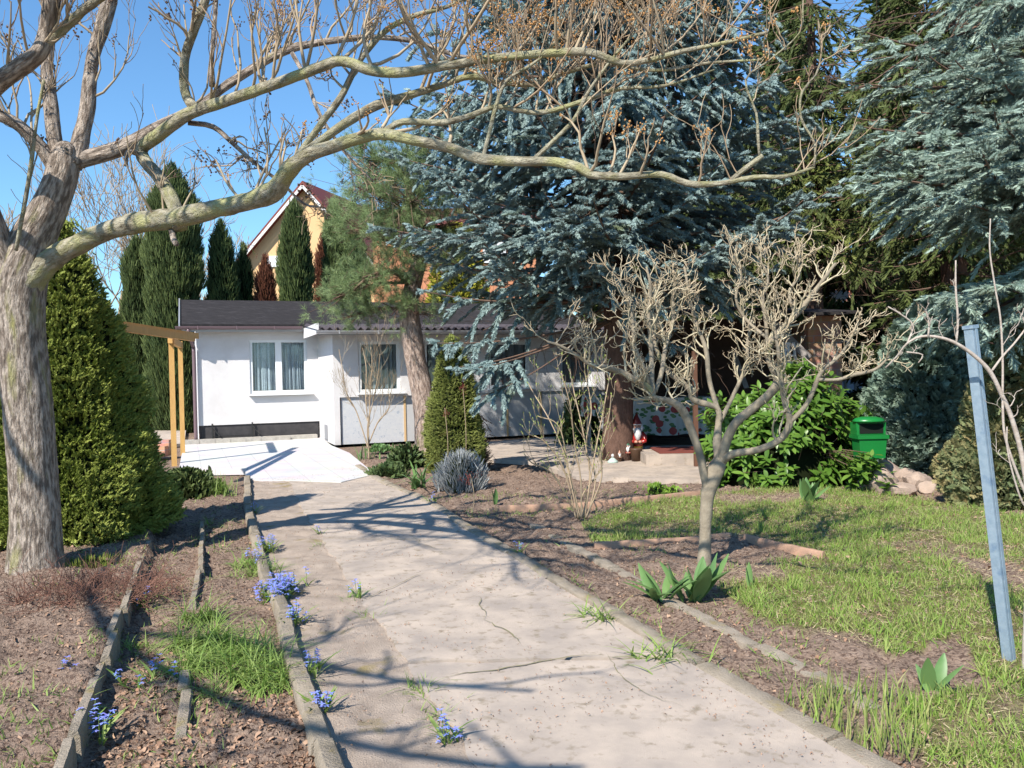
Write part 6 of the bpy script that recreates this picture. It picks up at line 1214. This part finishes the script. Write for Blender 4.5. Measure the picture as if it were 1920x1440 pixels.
# leaf litter, crumbs, fallen capsules
rg = rng(55)
def crumple(seed):
    g_ = rng(seed); V, Fq = leaf_proto(.75, .3, .6, 3); V = V+g_.normal(size=V.shape)*.07; return V, Fq
CL = [crumple(s) for s in range(5)]
def scatter(name, lab, N, poly, mtl, smin, smax, seed, dens=None, flat=.5, zoff=.006, on=None, protos=CL, avoid=True, keep_thr=.45, cat='litter'):
    rg = rng(seed); x = rg.uniform(poly[:, 0].min(), poly[:, 0].max(), N); y0, y1 = max(2.6, poly[:, 1].min()), min(14.5, poly[:, 1].max()); y = y0+(y1-y0)*rg.random(N)**1.5; k = inpoly(x, y, poly)
    if avoid: k &= ~inpoly(x, y, path_poly)
    if keep_thr: k &= fbm(np.stack([x, y, x*0], -1)*1.8, 3, seed) > keep_thr+rg.uniform(-.08, .08, N)
    x, y = x[k], y[k]; z = gheight(x, y) if avoid else np.full(len(x), .034); d = norm(np.stack([rg.normal(0, 1, len(x)), rg.normal(0, 1, len(x)), rg.normal(0, flat, len(x))], -1)); kk = rg.integers(0, len(protos), len(x)); g = Geo(); s = rg.uniform(0, 1, len(x))**1.6*(smax-smin)+smin
    for q, pr in enumerate(protos):
        m = kk == q; R = frames(d[m], rg, rg.normal(0, .5, m.sum())); g.rep(pr, np.stack([x, y, z+zoff], -1)[m], R, s[m], tint=rg.uniform(0, 1, m.sum()))
    tag(g.build(name, mtl), lab, cat, kind='stuff')
m_debris = mat('fine_debris', (.46, .31, .23), (.32, .22, .16), 30, .9, tint=(.24, .15, .10))
allp = np.array([[-5.5, 2.6], [6.5, 2.6], [8, 14.5], [-7, 14.5]])
scatter('leaf_litter', 'brown dry leaves and crumbs scattered on the soil beds', 34000, allp, m_litter, .010, .030, 401, keep_thr=.44)
scatter('leaf_litter', 'larger curled dry leaves in the left bed near the camera', 6500, gp([(180, 1420), (260, 1200), (400, 1290), (560, 1290), (600, 1440), (600, 1700), (100, 1700)]), m_litter, .014, .036, 402, keep_thr=.36)
scatter('leaf_litter', 'single curled brown leaves lying on the lawn', 900, lawn, m_litter, .02, .042, 403, keep_thr=.5, zoff=.03)
scatter('path_debris', 'fine reddish needles and crumbs on the concrete path', 26000, path_poly, m_debris, .003, .012, 404, avoid=False, keep_thr=.47, zoff=.004)
def clod(seed):
    g_ = rng(seed); ico = np.array([[0, 0, 1.], [1, 0, 0], [0, 1, 0], [-1, 0, 0], [0, -1, 0], [0, 0, -1]]); return ico*g_.uniform(.5, 1.1, (6, 1))*[.5, .5, .35], np.array([[0, 1, 2], [0, 2, 3], [0, 3, 4], [0, 4, 1], [5, 2, 1], [5, 3, 2], [5, 4, 3], [5, 1, 4]])
scatter('soil_clods', 'small lumps and pebbles of dry soil on the beds', 120000, allp, m_soil, .006, .030, 405, keep_thr=.36, zoff=0, protos=[clod(s) for s in range(6)], cat='soil')
# twiggy heath at the foot of the big trunk
def tangle(name, lab, px, py, R, n, L, m, seed, asp=.7):
    b = G(px, py); root = thing(name, tuple(b), lab, 'shrub'); rs = random.Random(seed); g = Geo()
    for k in range(n): a = rs.uniform(0, 6.28); t = R*rs.random()**.6; grow(g, np.array(b)+[t*math.cos(a), t*math.sin(a)*asp, .08], [rs.gauss(.25, .8), rs.gauss(0, .8), rs.uniform(.2, .8)], L*rs.uniform(.5, 1.2), .0032, 1, rs, .0, .55, (2, 4), None, (20, 60), rmin=.0016, seg=4)
    g.build('stem', m, b, root); return root
m_heath = mat('reddish_twigs', (.26, .13, .09), (.17, .09, .065), 6, .9)
tangle('heath_shrub', 'tangled reddish brown twiggy shrub at the right foot of the big trunk', 175, 1140, .55, 330, .24, m_heath, 71); b = G(170, 1075); hullbush('heath_shrub', 'green tipped low heather between the big trunk and the conical conifer', 'shrub', b, dome(.4), .12, m_cone, SH_L, 900, .07, 140, up=1, lump=.4, lscale=4, jit=.05, core=.5)
# ================================================================ blue spring flowers
FLP = []
def flower_heads():
    for q in range(4):
        rs = random.Random(900+q); g = Geo(); rec = []
        for f in range(3+q % 3):
            c = np.array([rs.gauss(0, .012), rs.gauss(0, .012), -.018*f])
            for z in range(5): a = z*1.257+f; rec.append((c, norm(np.array([math.cos(a), math.sin(a), rs.uniform(-.3, .5)])), .02, np.array([0, 0, 1.])))
        leafrep(g, rec, [leaf_proto(.5, .1, .1, 2)], rng(q)); o = g.build('flower_head', m_scilla, (0, 0, 0), None, smooth=False); FLP.append(o.data); bpy.data.objects.remove(o)
flower_heads()
def flower_cluster(root, b, n, spread, rs, hgt=(.08, .16), elong=(1, 1), psz=.022):
    st = Geo(); rl = []
    for k in range(n):
        q = np.array(b)+np.array([rs.gauss(0, spread*elong[0]), rs.gauss(0, spread*elong[1]), 0]); h = rs.uniform(*hgt); top = q+np.array([rs.gauss(0, .02), rs.gauss(0, .02), h]); st.tube([q, (q+top)/2, top], .0022, 3, cap=False)
        for z in range(3): a = rs.uniform(0, 6.28); rl.append((q, norm(np.array([math.cos(a)*.6, math.sin(a)*.6, 1])), rs.uniform(.09, .16), np.array([-math.cos(a), -math.sin(a), .5])))
        o = bpy.data.objects.new('flower_head', FLP[rs.randrange(4)]); COL.objects.link(o); o.parent = root; o.location = tuple(top-np.array(b)); o.rotation_euler = (0, 0, rs.uniform(0, 6.28)); o.scale = (psz/.02,)*3
    leafrep(st, rl, [leaf_proto(.11, .1, .4, 4)], rng(rs.randrange(9999))); st.build('leaves', m_dgrass, b, root)
FL = [(530, 1118, 64, .075, 'densest cluster of blue star flowers hugging the left path kerb'), (502, 1035, 14, .06, 'pale blue flower cluster at the kerb beyond the densest one'), (550, 1175, 9, .035, 'blue flower cluster just nearer than the densest one at the kerb'), (478, 1062, 8, .04, 'blue flowers on the bed side of the left kerb'), (480, 965, 4, .03, 'few blue flowers at the far end of the left kerb'), (582, 1265, 4, .03, 'few violet blue flowers at the kerb level with the big grass clump'), (598, 1340, 4, .02, 'blue flower with long leaves at the kerb close to the camera'), (850, 1400, 4, .025, 'blue flowers in the gap of the path slab nearest the camera'), (200, 1385, 6, .06, 'blue flowers in the left bed beside the upright edging near the camera'), (305, 1280, 5, .08, 'violet flowers in the low growth left of the big grass clump'), (140, 1285, 4, .04, 'pair of pale blue flowers in the raised left bed'), (975, 1040, 3, .03, 'small violet flower with green rosette behind the right kerb'), (812, 945, 3, .03, 'blue flower beside the kerb at the front of the soil bed'), (672, 1125, 3, .03, 'pale flowers in the path gap halfway along the slab'), (600, 1005, 2, .02, 'tiny pale flower pair on the sandy verge'), (255, 1145, 2, .015, 'single violet crocus beside the upright edging slab')]
for k, (x, y, n, sp_, lab) in enumerate(FL):
    b = G(x, y, .01); root = thing('blue_flower_plant', tuple(b), lab, 'flowers', 'blue spring flowers'); flower_cluster(root, b, n, sp_, random.Random(500+k), elong=(.7, 1.6) if n > 6 else (1, 1), psz=.024 if n > 30 else .019)
# ================================================================ garden gnomes
m_gred = mat('glazed_red', (.30, .02, .015), rough=.25, spec=.5); m_gwh = mat('glazed_white', (.62, .60, .58), rough=.4); m_gskin = mat('glazed_skin', (.52, .27, .19), rough=.4); m_gyel = mat('glazed_yellow', (.42, .30, .05), rough=.3); m_ggrn = mat('glazed_green', (.03, .14, .07), rough=.3); m_gblu = mat('glazed_blue', (.04, .12, .35), rough=.3); m_gbrn = mat('glazed_brown', (.09, .05, .03), rough=.4)
def gnome(px, py, D, h, lab, hat, coat, trs, seed=0):
    b = P(px, py, D)*[1, 1, 0]+[0, 0, .03]; root = thing('garden_gnome', tuple(b), lab, 'gnome', 'garden gnomes on the patio'); B = np.array(b); s = h
    def pt(name, f, m, **k): g = Geo(); f(g); return g.build(name, m, B, root, **k)
    def at_(x, y, z): return B+np.array([x, y, z])*s
    pt('boot', lambda g: [g.lathe([(.001, .0), (.07, .0), (.075, .035), (.05, .07), (.001, .085)], at_(sx*.07, -.03, 0), 12, sx=s*1.0, sy=s*1.5) if False else g.tube([at_(sx*.07, -.09, .03), at_(sx*.07, -.02, .04), at_(sx*.07, .04, .05)], [.028*s, .045*s, .042*s], 10) for sx in (-1, 1)], m_gbrn)
    pt('trousers', lambda g: [g.tube([at_(sx*.065, .02, .03), at_(sx*.07, .01, .16), at_(sx*.045, 0, .30)], [.05*s, .062*s, .08*s], 12) for sx in (-1, 1)]+[g.tube([at_(0, 0, .24), at_(0, 0, .30), at_(0, 0, .36)], [.10*s, .125*s, .13*s], 14)], trs)
    pt('jacket', lambda g: [g.tube([at_(0, 0, .30), at_(0, -.01, .36), at_(0, -.01, .45), at_(0, 0, .55), at_(0, 0, .61)], np.array([.128, .142, .148, .13, .07])*s, 16)]+[g.tube([at_(sx*.10, 0, .56), at_(sx*.17, -.03, .47), at_(sx*.15, -.12, .39), at_(sx*.07, -.16, .38)], np.array([.05, .052, .045, .038])*s, 10) for sx in (-1, 1)], coat)
    pt('hand', lambda g: [g.tube([at_(sx*.07, -.16, .38), at_(sx*.035, -.18, .38), at_(sx*.01, -.185, .375)], np.array([.03, .034, .02])*s, 8) for sx in (-1, 1)], m_gskin)
    pt('belt', lambda g: g.tube([at_(0, -.005, .325), at_(0, -.005, .35)], [.146*s, .148*s], 16), m_gbrn)
    def head(g):
        th = np.linspace(-1.5, 1.5, 10); g.tube([at_(0, 0, .69+.095*math.sin(t)) for t in th], [.098*s*math.cos(t)+.001 for t in th], 14); g.tube([at_(0, -.09, .70), at_(0, -.125, .685), at_(0, -.13, .68)], [.02*s, .026*s, .012*s], 8)
        for sx in (-1, 1): g.tube([at_(sx*.09, 0, .69), at_(sx*.115, 0, .69)], [.025*s, .018*s], 8); g.tube([at_(sx*.045, -.085, .675), at_(sx*.045, -.10, .672)], [.024*s, .01*s], 8)
    pt('head', head, m_gskin)
    pt('eye', lambda g: [g.tube([at_(sx*.036, -.088, .715), at_(sx*.036, -.1, .715)], [.012*s, .006*s], 8) for sx in (-1, 1)], m_gbrn)
    pt('mouth', lambda g: g.tube([at_(-.028, -.098, .655), at_(0, -.104, .648), at_(.028, -.098, .655)], [.006*s, .010*s, .006*s], 6), m_gred)
    def beard(g):
        g.tube([at_(0, -.075, .66), at_(0, -.10, .60), at_(0, -.135, .52), at_(0, -.14, .44), at_(0, -.125, .385)], np.array([.06, .085, .078, .05, .008])*s, 14, lump=.15, seed=seed)
        for sx in (-1, 1): g.tube([at_(sx*.10, .02, .73), at_(sx*.10, -.02, .68), at_(sx*.075, -.07, .62)], np.array([.03, .038, .03])*s, 8); g.tube([at_(0, -.105, .668), at_(sx*.05, -.10, .655)], [.018*s, .008*s], 8); g.tube([at_(sx*.02, -.092, .738), at_(sx*.055, -.085, .74)], [.01*s, .006*s], 6)
    pt('beard', beard, m_gwh)
    pt('hat', lambda g: g.tube([at_(0, .005, .745), at_(0, .005, .765), at_(0, .01, .84), at_(0, .02, .92), at_(.015, .04, 1.0)], np.array([.112, .108, .078, .04, .008])*s, 16, lump=.06), hat)
    pt('hat_brim', lambda g: g.tube([at_(0, .005, .732), at_(0, .005, .752)], [.115*s, .113*s], 16), m_gwh)
    return root
gnome(1195, 866, 14.7, .83, 'large garden gnome with red jacket and long white beard beside the spruce trunk', mat('dark_red_hat', (.12, .012, .01), rough=.4), m_gred, m_gyel)
gnome(1177, 866, 14.5, .36, 'small garden gnome with green hat and blue trousers left of the large gnome', m_ggrn, m_gred, m_gblu, 3)
gnome(1162, 866, 14.3, .2, 'tiny reddish garden gnome at the foot of the spruce trunk', m_gskin, m_gbrn, m_gbrn, 4)
b = P(1149, 868, 14.2)*[1, 1, 0]+[0, 0, .03]; root = thing('garden_ornament', tuple(b), 'small pale green ceramic ornament with a knob at the foot of the spruce trunk', 'ornament'); g = Geo(); g.lathe([(.001, .0), (.10, .0), (.085, .03), (.04, .07), (.012, .09)], b, 16); g.build('base', mat('pale_green_glaze', (.42, .52, .46), rough=.3), b, root); g = Geo(); g.tube([b+[0, 0, .09], b+[0, 0, .13], b+[0, 0, .15]], [.02, .028, .008], 10); g.build('knob', m_gwh, b, root)
b = P(1193, 868, 14.35)*[1, 1, 0]+[0, 0, .03]; g = Geo(); g.lathe([(.001, 0), (.08, 0), (.11, .2), (.12, .22), (.10, .22), (.09, .19), (.001, .18)], b, 18); tag(g.build('flower_pot', m_gbrn, b), 'dark brown pot standing between the large and the small gnome', 'pot')
